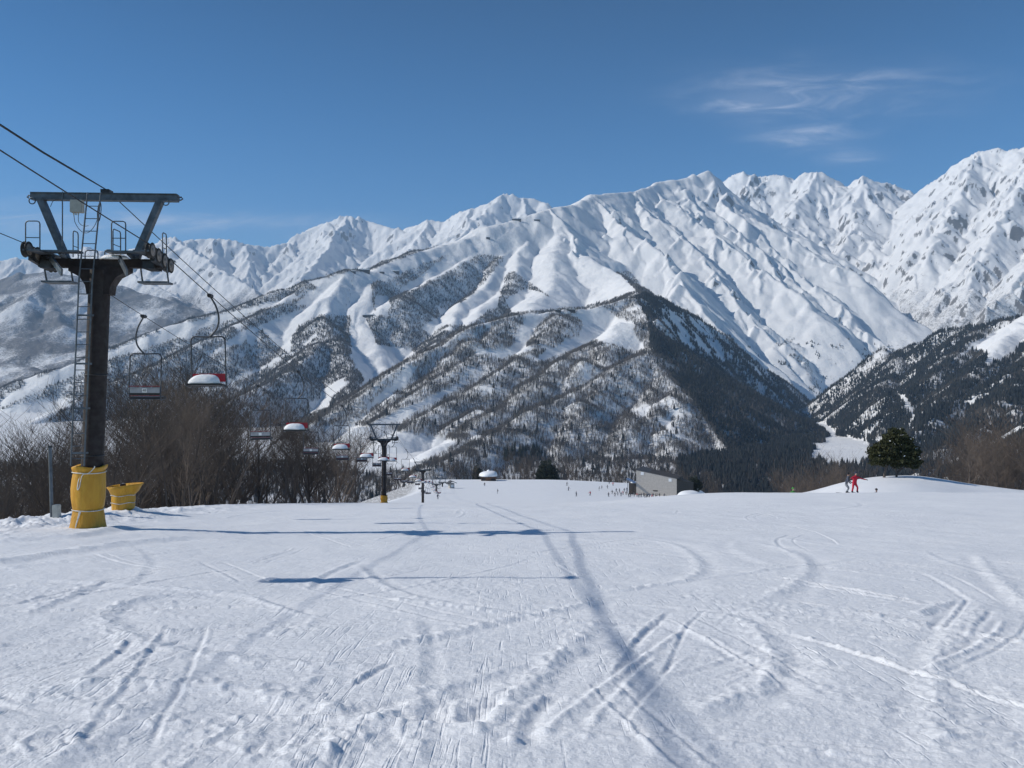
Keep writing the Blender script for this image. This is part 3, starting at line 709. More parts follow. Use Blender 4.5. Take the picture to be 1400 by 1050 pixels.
# ------------------------------------------------------------------ mesh helpers for built things
class MB:
    """collects shapes, then builds ONE mesh object"""
    def __init__(s): s.V, s.F, s.S = [], [], []
    def add(s, v, f, smooth=False):
        b = len(s.V); s.V += [tuple(x) for x in v]; s.F += [tuple(i + b for i in q) for q in f]; s.S += [smooth] * len(f)
    def box(s, c, size, M=None, bev=0.0):
        hx, hy, hz = [x / 2 for x in size]; b = min(bev, hx * .9, hy * .9, hz * .9)
        if b <= 0:
            v = [(x, y, z) for z in (-hz, hz) for y in (-hy, hy) for x in (-hx, hx)]
            f = [(0, 2, 3, 1), (4, 5, 7, 6), (0, 1, 5, 4), (2, 6, 7, 3), (0, 4, 6, 2), (1, 3, 7, 5)]
        else:
            bm = bmesh.new(); bmesh.ops.create_cube(bm, size=1)
            for q in bm.verts: q.co = Vector((q.co.x * size[0], q.co.y * size[1], q.co.z * size[2]))
            bmesh.ops.bevel(bm, geom=bm.edges[:], offset=b, segments=2, affect='EDGES')
            bm.verts.index_update()
            v = [q.co.copy() for q in bm.verts]; f = [tuple(x.index for x in q.verts) for q in bm.faces]; bm.free()
        v = [Vector(q) for q in v]
        if M is not None: v = [M @ q for q in v]
        s.add([q + Vector(c) for q in v], f)
    def bar(s, a, b, w, h=None, up=(0, 0, 1)):             # a rectangular beam from a to b
        a, b = Vector(a), Vector(b); d = (b - a); L = d.length; d.normalize()
        x = d.cross(Vector(up)); x = x.normalized() if x.length > 1e-4 else Vector((1, 0, 0)); z = x.cross(d)
        M = Matrix((x, d, z)).transposed()
        s.box((a + b) / 2, (w, L, h or w), M)
    def tube(s, pts, r, n=8, cap=True, closed=False):
        pts = [Vector(p) for p in pts]; m = len(pts)
        rr = r if isinstance(r, (list, tuple)) else [r] * m
        t0 = (pts[1] - pts[0]).normalized()
        nx = t0.cross(Vector((0, 0, 1)) if abs(t0.z) < .9 else Vector((1, 0, 0))).normalized()
        v = []
        for i in range(m):
            if closed: t = (pts[(i + 1) % m] - pts[i - 1]).normalized()
            else: t = (pts[min(i + 1, m - 1)] - pts[max(i - 1, 0)]).normalized()
            nx = (nx - t * nx.dot(t)).normalized(); ny = t.cross(nx)
            v += [pts[i] + (nx * math.cos(2 * PI * k / n) + ny * math.sin(2 * PI * k / n)) * rr[i] for k in range(n)]
        f = [(i * n + k, i * n + (k + 1) % n, (i + 1) % m * n + (k + 1) % n, (i + 1) % m * n + k) for i in range(m if closed else m - 1) for k in range(n)]
        s.add(v, f, n > 4)
        if cap and not closed: s.add(v[:n], [tuple(range(n))[::-1]]); s.add(v[-n:], [tuple(range(n))])
    def lathe(s, prof, c=(0, 0, 0), n=24, M=None, smooth=True):       # prof: (radius, height)
        v = []
        for r, z in prof: v += [Vector((r * math.cos(2 * PI * k / n), r * math.sin(2 * PI * k / n), z)) for k in range(n)]
        if M is not None: v = [M @ q for q in v]
        f = [(i * n + k, i * n + (k + 1) % n, (i + 1) * n + (k + 1) % n, (i + 1) * n + k) for i in range(len(prof) - 1) for k in range(n)]
        s.add([q + Vector(c) for q in v], f, smooth)
    def prism(s, poly, y0, y1, M=None):                               # outline in x,z pushed along y
        n = len(poly)
        v = [Vector((x, y0, z)) for x, z in poly] + [Vector((x, y1, z)) for x, z in poly]
        if M is not None: v = [M @ q for q in v]
        f = [tuple(range(n)), tuple(range(2 * n - 1, n - 1, -1))] + [(i, n + i, n + (i + 1) % n, (i + 1) % n) for i in range(n)]
        s.add(v, f)
    def build(s, name, mat, parent=None, label=None):
        me = bpy.data.meshes.new(name); me.from_pydata([tuple(q) for q in s.V], [], s.F); me.validate()
        if len(me.polygons) == len(s.S): me.polygons.foreach_set('use_smooth', s.S)
        bm = bmesh.new(); bm.from_mesh(me); bmesh.ops.recalc_face_normals(bm, faces=bm.faces); bm.to_mesh(me); bm.free()
        o = link(name, me, parent, [mat])
        if label: o['label'] = label
        return o
RX = lambda a: Matrix.Rotation(a, 3, 'X')
RY = lambda a: Matrix.Rotation(a, 3, 'Y')
RZ = lambda a: Matrix.Rotation(a, 3, 'Z')
def arc(c, r, a0, a1, n, plane='xz'):
    out = []
    for i in range(n + 1):
        a = math.radians(a0 + (a1 - a0) * i / n); x, y = r * math.cos(a), r * math.sin(a)
        out.append((c[0] + x, c[1], c[2] + y) if plane == 'xz' else (c[0], c[1] + x, c[2] + y))
    return out
def copy_tree(o, parent=None):
    c = o.copy(); col.objects.link(c); c.parent = parent
    for ch in list(o.children):
        if not ch.name.startswith('plate_number'): copy_tree(ch, c)
    return c

M_brown = plain('brown_paint', (.016, .0095, .009), .7, 0, .3, 3.0, .002, 30)
M_galv = plain('galvanised_steel', (.10, .118, .138), .5, .4, .3, 4.0, .001, 40)
M_dark = plain('dark_steel', (.035, .037, .042), .5, .4, .4, 6)
M_rubber = plain('wheel_rubber', (.03, .028, .027), .8)
M_wheel = plain('wheel_disc', (.20, .17, .15), .6, .2, .4, 8)
M_wire = plain('steel_wire', (.022, .023, .026), .55, .3)
M_chair = plain('chair_tube', (.06, .066, .076), .5, .3, .25, 9)
M_red = plain('red_plastic', (.42, .018, .03), .45, 0, .2, 5)
M_panel = plain('backrest_panel', (.30, .31, .33), .5, .1, .2, 5)
M_black = plain('seat_pad', (.014, .013, .014), .6)
M_stripe = plain('red_strip', (.20, .03, .04), .5)
M_plate = plain('white_plate', (.78, .78, .76), .5, 0, .05)
M_ink = plain('black_ink', (.012, .012, .012), .6)
M_box = plain('beige_box', (.44, .43, .38), .5, 0, .12)
M_cord = plain('pale_cord', (.62, .60, .55), .8)
def cap_snow():
    t = NT('heaped_snow'); v = t.coord()
    t.set('Base Color', t.mix(t.noise(v, 3, 4), (.80, .81, .83), (.85, .855, .865))); t.set('Roughness', .6); t.set('Specular IOR Level', .2)
    t.bump(t.noise(v, 9, 6, .65), .8, .05); return t.m
M_snow = cap_snow()
def vinyl():
    t = NT('yellow_vinyl'); v = t.coord()
    n = t.noise(t.scale(v, (2.2, 2.2, .8)), 2.2, 6, .65)
    t.set('Base Color', t.mix(t.ramp(n, .3, .72), (.50, .235, .008), (.60, .315, .02)))
    t.set('Roughness', .48)
    h = t.math('ADD', t.noise(t.scale(v, (2.5, 2.5, .5)), 2.2, 4, .6), t.math('MULTIPLY', t.noise(v, 14, 4), .12))
    t.bump(h, .8, .06); return t.m
M_pad = vinyl()

# ------------------------------------------------------------------ lift towers
GAUGE = 3.2
def tower(base, hz, label, lean=0.0, yaw=0.0, hero=False, pad=True, head=1.0, group='lift towers down the slope'):
    """base on the snow; hz: height of the haul ropes above the base. Local x across the line, y along it."""
    t = empty('lift_tower', base, (0, 0, yaw), label, 'lift tower', group)
    zt = hz + 1.46                                                   # the lifting frame on top
    k = math.tan(lean)
    cx = lambda z: (z - hz) * k                                      # the pole leans towards the head
    h = head
    n = 28 if hero else 12
    b = MB(); b.tube([(cx(-.6), 0, -.6), (cx(hz * .5), 0, hz * .5), (cx(hz - .55), 0, hz - .55)], [.285, .28, .275], n)
    b.build('pole', M_brown, t)
    if hero:
        for z in (2.0, 4.2):
            b = MB(); b.tube([(cx(z) + .292 * math.cos(a * PI / 14), .292 * math.sin(a * PI / 14), z) for a in range(28)], .018, 6, closed=True); b.build('pole_band', M_dark, t)
    ha = hz - .17
    # flared neck and cross arm
    b = MB()
    hw = .78 * h
    prof = [(-.30, ha - 1.05), (-.34, ha - .8), (-.48, ha - .58), (-hw, ha - .42), (-hw, ha - .30), (hw, ha - .30), (hw, ha - .42), (.48, ha - .58), (.34, ha - .8), (.30, ha - 1.05)]
    b.prism(prof, -.20, .20); b.build('neck', M_brown, t)
    b = MB(); b.box((0, 0, ha - .19), (GAUGE + .05, .26, .235), None, .015 if hero else 0); b.build('cross_arm', M_galv if not hero else M_brown, t)
    # V-shaped lifting frame
    for s in (-1, 1):
        b = MB(); b.bar((s * .92 * h, 0, ha - .08), (s * 1.60 * h, 0, zt - .07), .17, .2, (0, 1, 0)); b.build('frame_leg', M_galv, t)
    bo = .12 if hero else 0
    b = MB(); b.box((bo, 0, zt), (3.95 * h, .16, .17), None, .01 if hero else 0)
    if hero:
        b.box((bo, 0, zt + .09), (3.9, .24, .022)); b.box((bo, 0, zt - .09), (3.9, .22, .02))
        for s in (-1, 1):
            b.tube([(bo + s * 1.95, .0, zt), (bo + s * 2.04, .0, zt + .03), (bo + s * 2.08, 0, zt - .02), (bo + s * 2.02, 0, zt - .06), (bo + s * 1.95, 0, zt - .04)], .022, 6)
            b.tube(arc((s * 1.78, -.10, zt - .14), .085, 0, 360, 12), .016, 6)
    b.build('lifting_beam', M_galv, t)
    # sheave trains along the ropes
    for s in (-1, 1):
        sl = -.155
        M = RX(sl)
        b = MB(); nw = 4
        st = .46
        for i in range(nw - 1):
            b.bar(M @ Vector((0, (i - (nw - 1) / 2) * st, -.28)), M @ Vector((0, (i + 1 - (nw - 1) / 2) * st, -.28)), .07, .15)
        b.bar(M @ Vector((0, -.5, -.38)), M @ Vector((0, .5, -.38)), .1, .12)
        b.box((-s * .10, 0, -.30), (.26, .34, .22)); b.box((-s * .24, .06, -.42), (.3, .62, .2))
        b.V = [(x + s * GAUGE / 2, y, z + hz) for x, y, z in b.V]
        a_ = b.build('sheave_assembly', M_dark, t)
        for i in range(nw):
            c = M @ Vector((0, (i - (nw - 1) / 2) * st, -.21)); c = Vector((c.x + s * GAUGE / 2, c.y, c.z + hz))
            w = MB(); w.lathe([(.0, -.06), (.15, -.06), (.205, -.07), (.215, -.055), (.185, -.02), (.185, .02), (.215, .055), (.205, .07), (.15, .06), (0, .06)], c, 20 if hero else 10, RY(PI / 2))
            wo_ = w.build('sheave_wheel', M_rubber, a_)
            if hero:
                w = MB()
                for q in (-1, 1): w.lathe([(.0, .066 * q), (.05, .068 * q), (.05, .064 * q), (.12, .064 * q), (.155, .066 * q), (.155, .061 * q)], c, 20, RY(PI / 2))
                w.build('wheel_disc', M_wheel, wo_)
    # catwalks with hooped railings
    for s in (-1, 1):
        b = MB(); x0, x1 = s * .35, s * 1.42
        b.box(((x0 + x1) / 2, -.42, ha + .06), (abs(x1 - x0), .34, .05)); b.box((s * 1.42, .1, ha + .035), (.42, 2.0, .045))
        b.bar((s * .9, -.42, ha + .03), (s * .9, 0, ha - .06), .08)
        b.build('catwalk', M_galv, t)
        def hoop(x, y, w_, hh, z0, ax='x', rail=True):
            b = MB(); e = Vector((1, 0, 0)) if ax == 'x' else Vector((0, 1, 0)); c = Vector((x, y, z0)); r = .07
            p = [c - e * w_ / 2, c - e * w_ / 2 + Vector((0, 0, hh - r)), c - e * (w_ / 2 - r * .3) + Vector((0, 0, hh - r * .3)), c - e * (w_ / 2 - r) + Vector((0, 0, hh)),
                 c + e * (w_ / 2 - r) + Vector((0, 0, hh)), c + e * (w_ / 2 - r * .3) + Vector((0, 0, hh - r * .3)), c + e * w_ / 2 + Vector((0, 0, hh - r)), c + e * w_ / 2]
            b.tube(p, .0165, 6)
            if rail: b.tube([c - e * w_ / 2 + Vector((0, 0, hh * .42)), c + e * w_ / 2 + Vector((0, 0, hh * .42))], .013, 5)
            b.build('railing', M_galv, t)
        if s < 0: hoop(-1.50, -.62, .37, .76, ha + .08); hoop(-.98, .66, .30, .74, ha + .06, 'y'); hoop(-.42, .38, .35, .30, ha - .07, rail=False)
        else: hoop(.72, -.60, .37, .78, ha + .08); hoop(.26, .40, .5, .74, ha + .06, 'y'); hoop(1.42, .8, .3, .74, ha + .06, 'y'); hoop(.02, .45, .22, .33, ha - .07, rail=False)
        # inclined channel and service platform under the sheaves
        b = MB()
        if hero:
            b.bar((s * (1.20 if s < 0 else .62), -.30, ha - .08), (s * (.40 if s < 0 else 1.24), -1.35, ha - .62), .05, .17)
            b.box((s * 1.30, .45, ha - .66), (.80, .5, .05))
            for xx in (.95, 1.66): b.bar((s * xx, .45, ha - .66), (s * xx, .25, ha - .12), .035)
        else:
            b.bar((s * 1.1, -.3, ha - .08), (s * 1.1, -1.2, ha - .55), .05, .15); b.box((s * 1.3, .4, ha - .6), (.7, .4, .05))
        b.build('bracket', M_galv, t)
    # ladder
    b = MB()
    y = -.46
    lx = -.17
    for s in (-1, 1):
        b.tube([(cx(1.72) + lx + s * .175 - .02, y, 1.76), (cx(hz - .9) + lx + s * .175, y, hz - .9), (lx + s * .175 + .14, y + .12, zt + .05)], .021, 6)
    z = 1.95
    while z < zt - .1:
        o_ = cx(z) if z < hz - .9 else (z - hz + .9) / (zt - hz + .9) * .13
        yy = y + (0 if z < hz - .9 else (z - hz + .9) / (zt - hz + .9) * .11)
        b.tube([(o_ + lx - .175, yy, z), (o_ + lx + .175, yy, z)], .012, 5); z += .34 if hero else .6
    for z in (2.1, 3.3, 4.5, 5.8):
        if z < hz - 1: b.bar((cx(z) + lx - .2, y, z), (cx(z) + lx + .24, y + .02, z), .03, .05)
    b.build('ladder', M_galv, t)
    if hero:
        b = MB(); b.box((-.57, -.14, zt - .29), (.32, .18, .34), None, .012)
        for q in range(3): b.tube([(-.66 + q * .06, -.14, zt - .46), (-.66 + q * .06, -.14, zt - .52)], .018, 6)
        b.build('junction_box', M_box, t)
        b = MB()
        b.tube(curve([(-.66, -.14, zt - .5), (-.6, -.18, zt - .75), (-.42, -.22, zt - .98), (-.2, -.3, zt - 1.02), (-.02, -.3, zt - .8), (.06, -.2, zt - .4)], 6), .009, 5)
        b.tube(curve([(-.54, -.14, zt - .5), (-.5, -.2, zt - .72), (-.36, -.25, zt - .84), (-.2, -.3, zt - .84)], 6), .008, 5)
        b.tube(curve([(-1.3, -.1, zt - .3), (-1.2, -.12, zt - .13), (-1.0, -.12, zt - .09)], 5), .008, 5)
        for r_ in (.16, .18): b.tube([(.06 + .045 * math.sin(2 * PI * i / 18), -.24 + .05 * math.cos(2 * PI * i / 18), zt - .45 + r_ * 1.5 * math.cos(2 * PI * i / 18)) for i in range(18)], .012, 5, closed=True)
        b.tube([(.16, -.02, zt + .08), (.16, -.02, zt + .16)], .05, 6); b.box((.16, 0, zt + .15), (.22, .3, .09))
        b.build('cable_loop', M_dark, t)
        b = MB()
        b.tube([(-.98, -.1, hz + .1), (-.98, -.1, zt + .12)], .016, 6); b.build('aerial_rod', M_galv, t)
        b = MB(); V_, F_ = snow_dome(.42, .25, .13, 5); b.add([(x + .42, y_ - .1, z + ha - .085) for x, y_, z in V_], F_, True); b.build('snow_cap', M_snow, t)
    if pad:
        hp = 1.72 if hero else .95
        b = MB(); n = 40; rings = []
        R4 = random.Random(3)
        prof = [(-.25, .50), (0, .475), (.18, .43), (.36, .405), (.5, .385), (.55, .375), (.62, .40), (.85, .43), (1.1, .435), (1.35, .425), (1.5, .41), (1.57, .395), (1.62, .43), (1.70, .455), (1.72, .44), (1.70, .36)]
        for z, r in prof:
            for q in range(n):
                a = 2 * PI * q / n
                w_ = 1 + .02 * math.sin(5 * a + z * 3) + .015 * math.sin(11 * a - z * 5) + R4.uniform(-.006, .006)
                rings.append((cx(z) * .7 - .13 * (hero) + r * w_ * math.cos(a) * (1.0), -.04 + r * w_ * math.sin(a) * .95, z * hp / 1.72 + (.03 * math.sin(3 * a + 1) if z > 1.5 else 0)))
        m = len(prof)
        b.add(rings, [(i * n + q, i * n + (q + 1) % n, (i + 1) * n + (q + 1) % n, (i + 1) * n + q) for i in range(m - 1) for q in range(n)], True)
        p_ = b.build('safety_pad', M_pad, t)
        if hero:
            for z, r in ((1.55, .405), (.53, .385)):
                b = MB(); b.tube([(cx(z) * .7 - .13 + (r + .02) * math.cos(2 * PI * q / 30), -.04 + (r + .02) * math.sin(2 * PI * q / 30) * .95, z + .012 * math.sin(4 * PI * q / 30)) for q in range(30)], .014, 5, closed=True)
                if z > 1: b.tube(curve([(-.33, -.40, 1.55), (-.40, -.43, 1.35), (-.42, -.45, 1.12), (-.36, -.46, 1.2), (-.30, -.43, 1.5), (-.12, -.46, 1.56), (.02, -.46, 1.70), (.03, -.46, 1.75)], 6), .014, 5)
                else: b.tube(curve([(-.38, -.42, .53), (-.42, -.46, .30), (-.46, -.48, .10), (-.42, -.47, .25), (-.34, -.44, .52)], 6), .013, 5)
                b.build('tie_cord', M_cord, p_)
    return t
def snow_dome(rx, ry, h, seed, n=20, m=7):
    r = random.Random(seed); ph = [r.uniform(0, 6) for _ in range(4)]
    V_, F_ = [], []
    for i in range(m + 1):
        a = i / m * PI / 2
        for k in range(n):
            q = 2 * PI * k / n
            w = 1 + .11 * math.sin(2 * q + ph[0]) + .04 * math.sin(5 * q + ph[1]) + .03 * math.sin(3 * q + 4 * a + ph[2])
            c = math.cos(a) ** .75
            V_.append((rx * c * w * math.cos(q), ry * c * w * math.sin(q), h * math.sin(a) ** .9 * (1 + .16 * math.sin(q + ph[3]) * math.cos(a) + .07 * math.sin(3 * q + ph[1]) * math.cos(a))))
    for i in range(m):
        for k in range(n): F_.append((i * n + k, i * n + (k + 1) % n, (i + 1) * n + (k + 1) % n, (i + 1) * n + k))
    F_.append(tuple(range(m * n, m * n + n)))
    F_.append(tuple(range(n))[::-1])
    return V_, F_
# tower feet (x, y) and the height of the ropes there
TW = [((-11.27, 22.7), 3.66), ((-15.45, 100.0), -6.35), ((-19.6, 182.0), -18.6), ((-27.4, 300.0), -36.0), ((-29.6, 352.0), -41.5)]
yaw = math.atan2(4.1, 77.3)
T_OBJ = []
tl = ['tall dark brown lift tower with long ladder and yellow padded base close by', 'second lift tower down the slope, dark pole with a low yellow pad at its foot',
      'third lift tower, slim dark pole standing bare in the snow without a pad', 'small distant lift tower with yellow lower pole near the end of the lift', 'farthest tiny lift tower, short and dark beside the little lift hut']
for i, ((x, y), zr) in enumerate(TW):
    zb = zg(x, y) - .02
    tower((x, y, zb), zr - zb, tl[i], math.radians(2.2) if i == 0 else 0, yaw, i == 0, pad=i in (0, 1, 3), head=1.0)
# ------------------------------------------------------------------ ropes
def sag(a, b, s, n=24):
    return [tuple(a[k] + (b[k] - a[k]) * t / n - (4 * s * (t / n) * (1 - t / n) if k == 2 else 0) for k in range(3)) for t in range(n + 1)]
def line_pts(dx, dz, up=3.4):
    c, s = math.cos(yaw), math.sin(yaw)
    tops = [(x + dx * c, y + dx * s, zr + dz) for (x, y), zr in TW]
    pts = sag((tops[0][0] + 2.2, tops[0][1] - 41, tops[0][2] + up), tops[0], .35, 24)[:-1]
    sg = [.85, 1.1, 1.6, .5]
    for a, b, q in zip(tops[:-1], tops[1:], sg): pts += sag(a, b, q)[:-1]
    return pts + [tops[-1]]
ROPE = {}
for s, lab in ((-1, 'left haul rope of the chairlift, carrying chairs seen from behind'), (1, 'right haul rope of the chairlift, carrying chairs facing uphill')):
    p = line_pts(s * GAUGE / 2, 0.0, 4.1 if s > 0 else 3.4); ROPE[s] = p
    b = MB(); b.tube(p, .0145 if s > 0 else .011, 6); tag(b.build('haul_rope', M_wire), lab, 'cable', 'haul ropes of the chairlift')
b = MB(); p = line_pts(.16, 1.66, 2.4); 
p = [(x, y, z + (.02 * math.sin(i * 1.9) if y < 22 else 0)) for i, (x, y, z) in enumerate(p)]
b.tube(p, [.024 if q[1] < 22.6 else .014 for q in p], 6); tag(b.build('signal_cable', M_wire), 'thicker dark cable running over the top beams of the lift towers', 'cable')
def rope_at(s, y):
    p = ROPE[s]
    for a, b in zip(p[:-1], p[1:]):
        if a[1] <= y <= b[1]:
            t = (y - a[1]) / (b[1] - a[1]); return Vector([a[k] + (b[k] - a[k]) * t for k in range(3)])
    return Vector(p[-1])
# ------------------------------------------------------------------ chairs. Local frame: grip at the origin, riders look towards -y
def chair(label, number=None, snow=True, group='chairs hanging from the lift'):
    t = empty('lift_chair', (0, 0, 0), (0, 0, 0), label, 'lift chair', group)
    b = MB(); b.box((0, 0, .02), (.11, .34, .12), None, .02); b.tube([(0, -.22, .03), (0, .22, .03)], .045, 8); b.build('rope_grip', M_dark, t)
    b = MB(); b.tube(curve([(0, 0, 0), (.06, 0, -.10), (.20, 0, -.38), (.27, 0, -.72), (.22, 0, -1.02), (.08, 0, -1.22), (-.02, 0, -1.32)], 6), .031, 8); b.build('hanger', M_chair, t)
    W = .55; xo = -.08; zt, zb = -1.32, -2.86
    b = MB()
    r = .14
    pts = [(xo - W, .10, zb)] + [(xo - W, 0, zt - r)] + arc((xo - W + r, 0, zt - r), r, 180, 90, 5) + [(xo, 0, zt - .015)] + arc((xo + W - r, 0, zt - r), r, 90, 0, 5) + [(xo + W, .10, zb)]
    b.tube(pts, .025, 8)
    for s in (-1, 1):
        b.tube(curve([(xo + s * W, .10, zb), (xo + s * W, .06, zb - .10), (xo + s * W, -.05, zb - .13), (xo + s * W, -.46, zb - .07)], 5), .02, 8)
    b.tube([(xo - W, .07, zb - .09), (xo + W, .07, zb - .09)], .018, 6)
    b.build('chair_frame', M_chair, t)
    b = MB(); b.box((xo, -.22, zb - .04), (1.10, .50, .055), RX(-.07), .015); b.build('seat', M_black, t)
    b = MB(); b.box((xo, .085, zb + .19), (1.07, .03, .27), RX(-.10), .01); bk = b.build('backrest', M_red if number is None else M_panel, t)
    b = MB()
    if number is not None:
        b.box((xo, .112, zb + .365), (1.08, .028, .03), RX(-.10)); b.box((xo, .096, zb + .032), (1.08, .026, .022), RX(-.10)); b.build('edge_strip', M_stripe, bk)
        b = MB(); b.box((xo, .096, zb + .085), (1.07, .012, .07), RX(-.10)); b.build('lower_band', M_black, bk)
        b = MB(); b.box((xo, .118, zb + .215), (.16, .012, .15), RX(-.10)); pl = b.build('number_plate', M_plate, bk)
        cu = bpy.data.curves.new('digits', 'FONT'); cu.body = number; cu.size = .13; cu.align_x = 'CENTER'; cu.align_y = 'CENTER'; cu.extrude = .001
        tmp = bpy.data.objects.new('digits', cu); col.objects.link(tmp)
        dg = bpy.context.evaluated_depsgraph_get(); me = bpy.data.meshes.new_from_object(tmp.evaluated_get(dg)); bpy.data.objects.remove(tmp)
        o = link('plate_number', me, pl, [M_ink]); o.matrix_local = Matrix.Translation((xo, .1285, zb + .215)) @ Matrix.Rotation(PI, 4, 'Z') @ Matrix.Rotation(PI / 2 + .10, 4, 'X')
    if snow:
        V_, F_ = snow_dome(.47, .25, .31, 7 if number is None else 9)
        b = MB(); b.add([(x + xo - .07, y - .22, z + zb - .015) for x, y, z in V_], F_, True); b.build('snow_heap', M_snow, t)
    return t
up_first = chair('nearest lift chair with red backrest and heaped snow, right of the big tower')
dn_first = chair('nearest lift chair seen from behind, number plate on its grey backrest', '48', False)
ups = [27.2, 12.6, 41.4, 55.9, 70.3, 84.5, 93.0, 113.5, 128, 142.5, 157, 171, 186, 200, 215, 230, 246, 262, 278]
dns = [29.8, 46.2, 61.5, 76.5, 91.0, 106, 121, 136, 150, 165, 190, 206, 222, 238, 254, 270]
names_up = ['second snow-heaped red lift chair below the nearest one, over the dark gully', 'third red lift chair with snow, left of the second tower', 'red lift chair with snow just left of the second tower',
            'snowy lift chair partly hidden by the pole of the second tower', 'snowy lift chair hanging right at the second tower']
names_dn = ['second lift chair seen from behind, in front of the bare wood', 'third lift chair seen from behind, low against the brown wood', 'fourth lift chair seen from behind, left of the second tower',
            'fifth lift chair seen from behind, against the white field by the second tower']
def hang(o, s, y):
    q = rope_at(s, y); o.location = q + Vector((0, 0, -.03)); o.rotation_euler = (0, rnd.uniform(-.015, .015), (yaw if s > 0 else PI + yaw))
for i, y in enumerate(ups):
    o = up_first if i == 0 else copy_tree(up_first)
    hang(o, 1, y)
    if i == 1: o['label'] = 'lift chair outside the picture whose shadow lies on the snow at the left'
    elif i: o['label'] = names_up[i - 2] if i <= len(names_up) + 1 else 'tiny snow-capped lift chair in the far row below the second tower'
for i, y in enumerate(dns):
    o = dn_first if i == 0 else copy_tree(dn_first)
    hang(o, -1, y)
    if i: o['label'] = names_dn[i - 1] if i <= len(names_dn) else 'tiny empty lift chair seen from behind, far down the left rope'
# ------------------------------------------------------------------ bare trees standing along the slope
def wood_bark(name, a, b):
    t = NT(name); v = t.coord()
    oi = t.n.new('ShaderNodeObjectInfo')
    n = t.noise(v, 1.6, 5, .6)
    f = t.math('ADD', t.math('MULTIPLY', oi.outputs['Random'], .55), t.math('MULTIPLY', n, .45))
    t.set('Base Color', t.mix(f, a, b)); t.set('Roughness', .9); t.set('Specular IOR Level', .1); return t.m
M_bark = wood_bark('tree_bark', (.055, .046, .042), (.13, .11, .098))
M_twig = wood_bark('tree_twigs', (.075, .060, .051), (.155, .127, .108))
def bare_tree(seed, h=10.0, spread=.34, bushy=1.0):
    r = random.Random(seed); T, C = [], []
    def seg(L, a, b, ra, rb): L.append((a, b, ra, rb))
    def grow(p, d, L, ra, lev):
        n = 3 if lev < 2 else 2
        q = Vector(p); dd = Vector(d); rr = ra
        for k in range(n):
            dd = (dd + Vector((r.gauss(0, .10), r.gauss(0, .10), .05 + .03 * lev))).normalized()
            q2 = q + dd * L / n; r2 = ra * (1 - .75 * (k + 1) / n) + .004
            seg(T if lev == 0 else C, q, q2, rr, r2)
            if lev < 3:
                m = (3, 3, 3)[lev] if bushy > .5 else 2
                for _ in range(m):
                    if lev == 0 and k == 0 and r.random() < .6: continue
                    t = r.random(); s = q.lerp(q2, t)
                    az_ = r.uniform(0, 2 * PI); sp = r.uniform(.55, 1.0) * (1.0 if lev else .95)
                    side = Vector((math.cos(az_), math.sin(az_), 0))
                    nd = (dd * math.cos(sp) + side * math.sin(sp) + Vector((0, 0, .10))).normalized()
                    grow(s, nd, L * (r.uniform(.36, .60) if lev == 0 else r.uniform(.42, .68)), max(.009, r2 * .62), lev + 1)
            q, rr = q2, r2
    grow((0, 0, -.4), (r.uniform(-.06, .06), r.uniform(-.06, .06), 1), h * .92, h * .014 + .02, 0)
    def mesh(S, nm, m):
        n = 3; V_, F_ = [], []
        for a, b, ra, rb in S:
            d = (b - a).normalized(); x = d.cross(Vector((.3, .9, .1))).normalized(); y = d.cross(x); o_ = len(V_)
            for c, rad in ((a, ra), (b, rb)):
                for k in range(n): V_.append(tuple(c + (x * math.cos(k * 2.094) + y * math.sin(k * 2.094)) * rad))
            F_ += [(o_ + k, o_ + (k + 1) % n, o_ + n + (k + 1) % n, o_ + n + k) for k in range(n)]
        me = np_mesh(nm, V_, F_, False); me.materials.append(m); return me
    return mesh(T, 'trunk', M_bark), mesh(C, 'crown', M_twig)
BT = [bare_tree(20 + k, 10.0) for k in range(7)]
print('TWIGS', [len(c.polygons) for _, c in BT])
def place_tree(x, y, hgt, label, group, z=None, pair=None, name='bare_tree'):
    tm, cm_ = pair or rnd.choice(BT)
    s = hgt / 10.0
    o = empty(name, (x, y, (zg(x, y) if z is None else z) - .1), (0, 0, rnd.uniform(0, 6.28)), label, 'tree', group)
    w = s * rnd.uniform(.85, 1.2); o.scale = (w, w, s)
    for me_, nm in ((tm, 'trunk'), (cm_, 'crown')):
        c = bpy.data.objects.new(nm, me_); col.objects.link(c); c.parent = o
    return o
# the wood falling away left of the slope: tree tops follow the outline in the photograph
top_px = np.array([-60, 0, 60, 100, 150, 200, 260, 300, 330, 360, 400, 440, 470, 500, 560])
top_py = np.array([646, 644, 640, 628, 588, 575, 550, 548, 560, 582, 590, 592, 600, 622, 650])
WL = 'leafless brown tree in the dense wood left of the lift line'
nl = 0
for k in range(900):
    if nl >= 120: break
    px = rnd.uniform(-45, 535)
    y = 42 + 70 * rnd.random() ** 1.1 if px < 430 else 75 + 90 * rnd.random()
    x = (px - 700) / F * y
    xe = float(np.interp(y, [28, 45, 60, 100, 180], [-16.8, -16.8, -17.2, -19.2, -27.5]))
    if x > xe - 3.2: continue
    if px > 470 and y < 108: continue
    zb = zg(x, y)
    tp = np.interp(px, top_px, top_py) + rnd.uniform(-6, 30) * (1 if rnd.random() < .75 else 2)
    ht = (525 - tp) / F * y - zb
    if not 4.5 < ht < 19: continue
    place_tree(x, y, ht, WL, 'bare wood on the left', zb); nl += 1
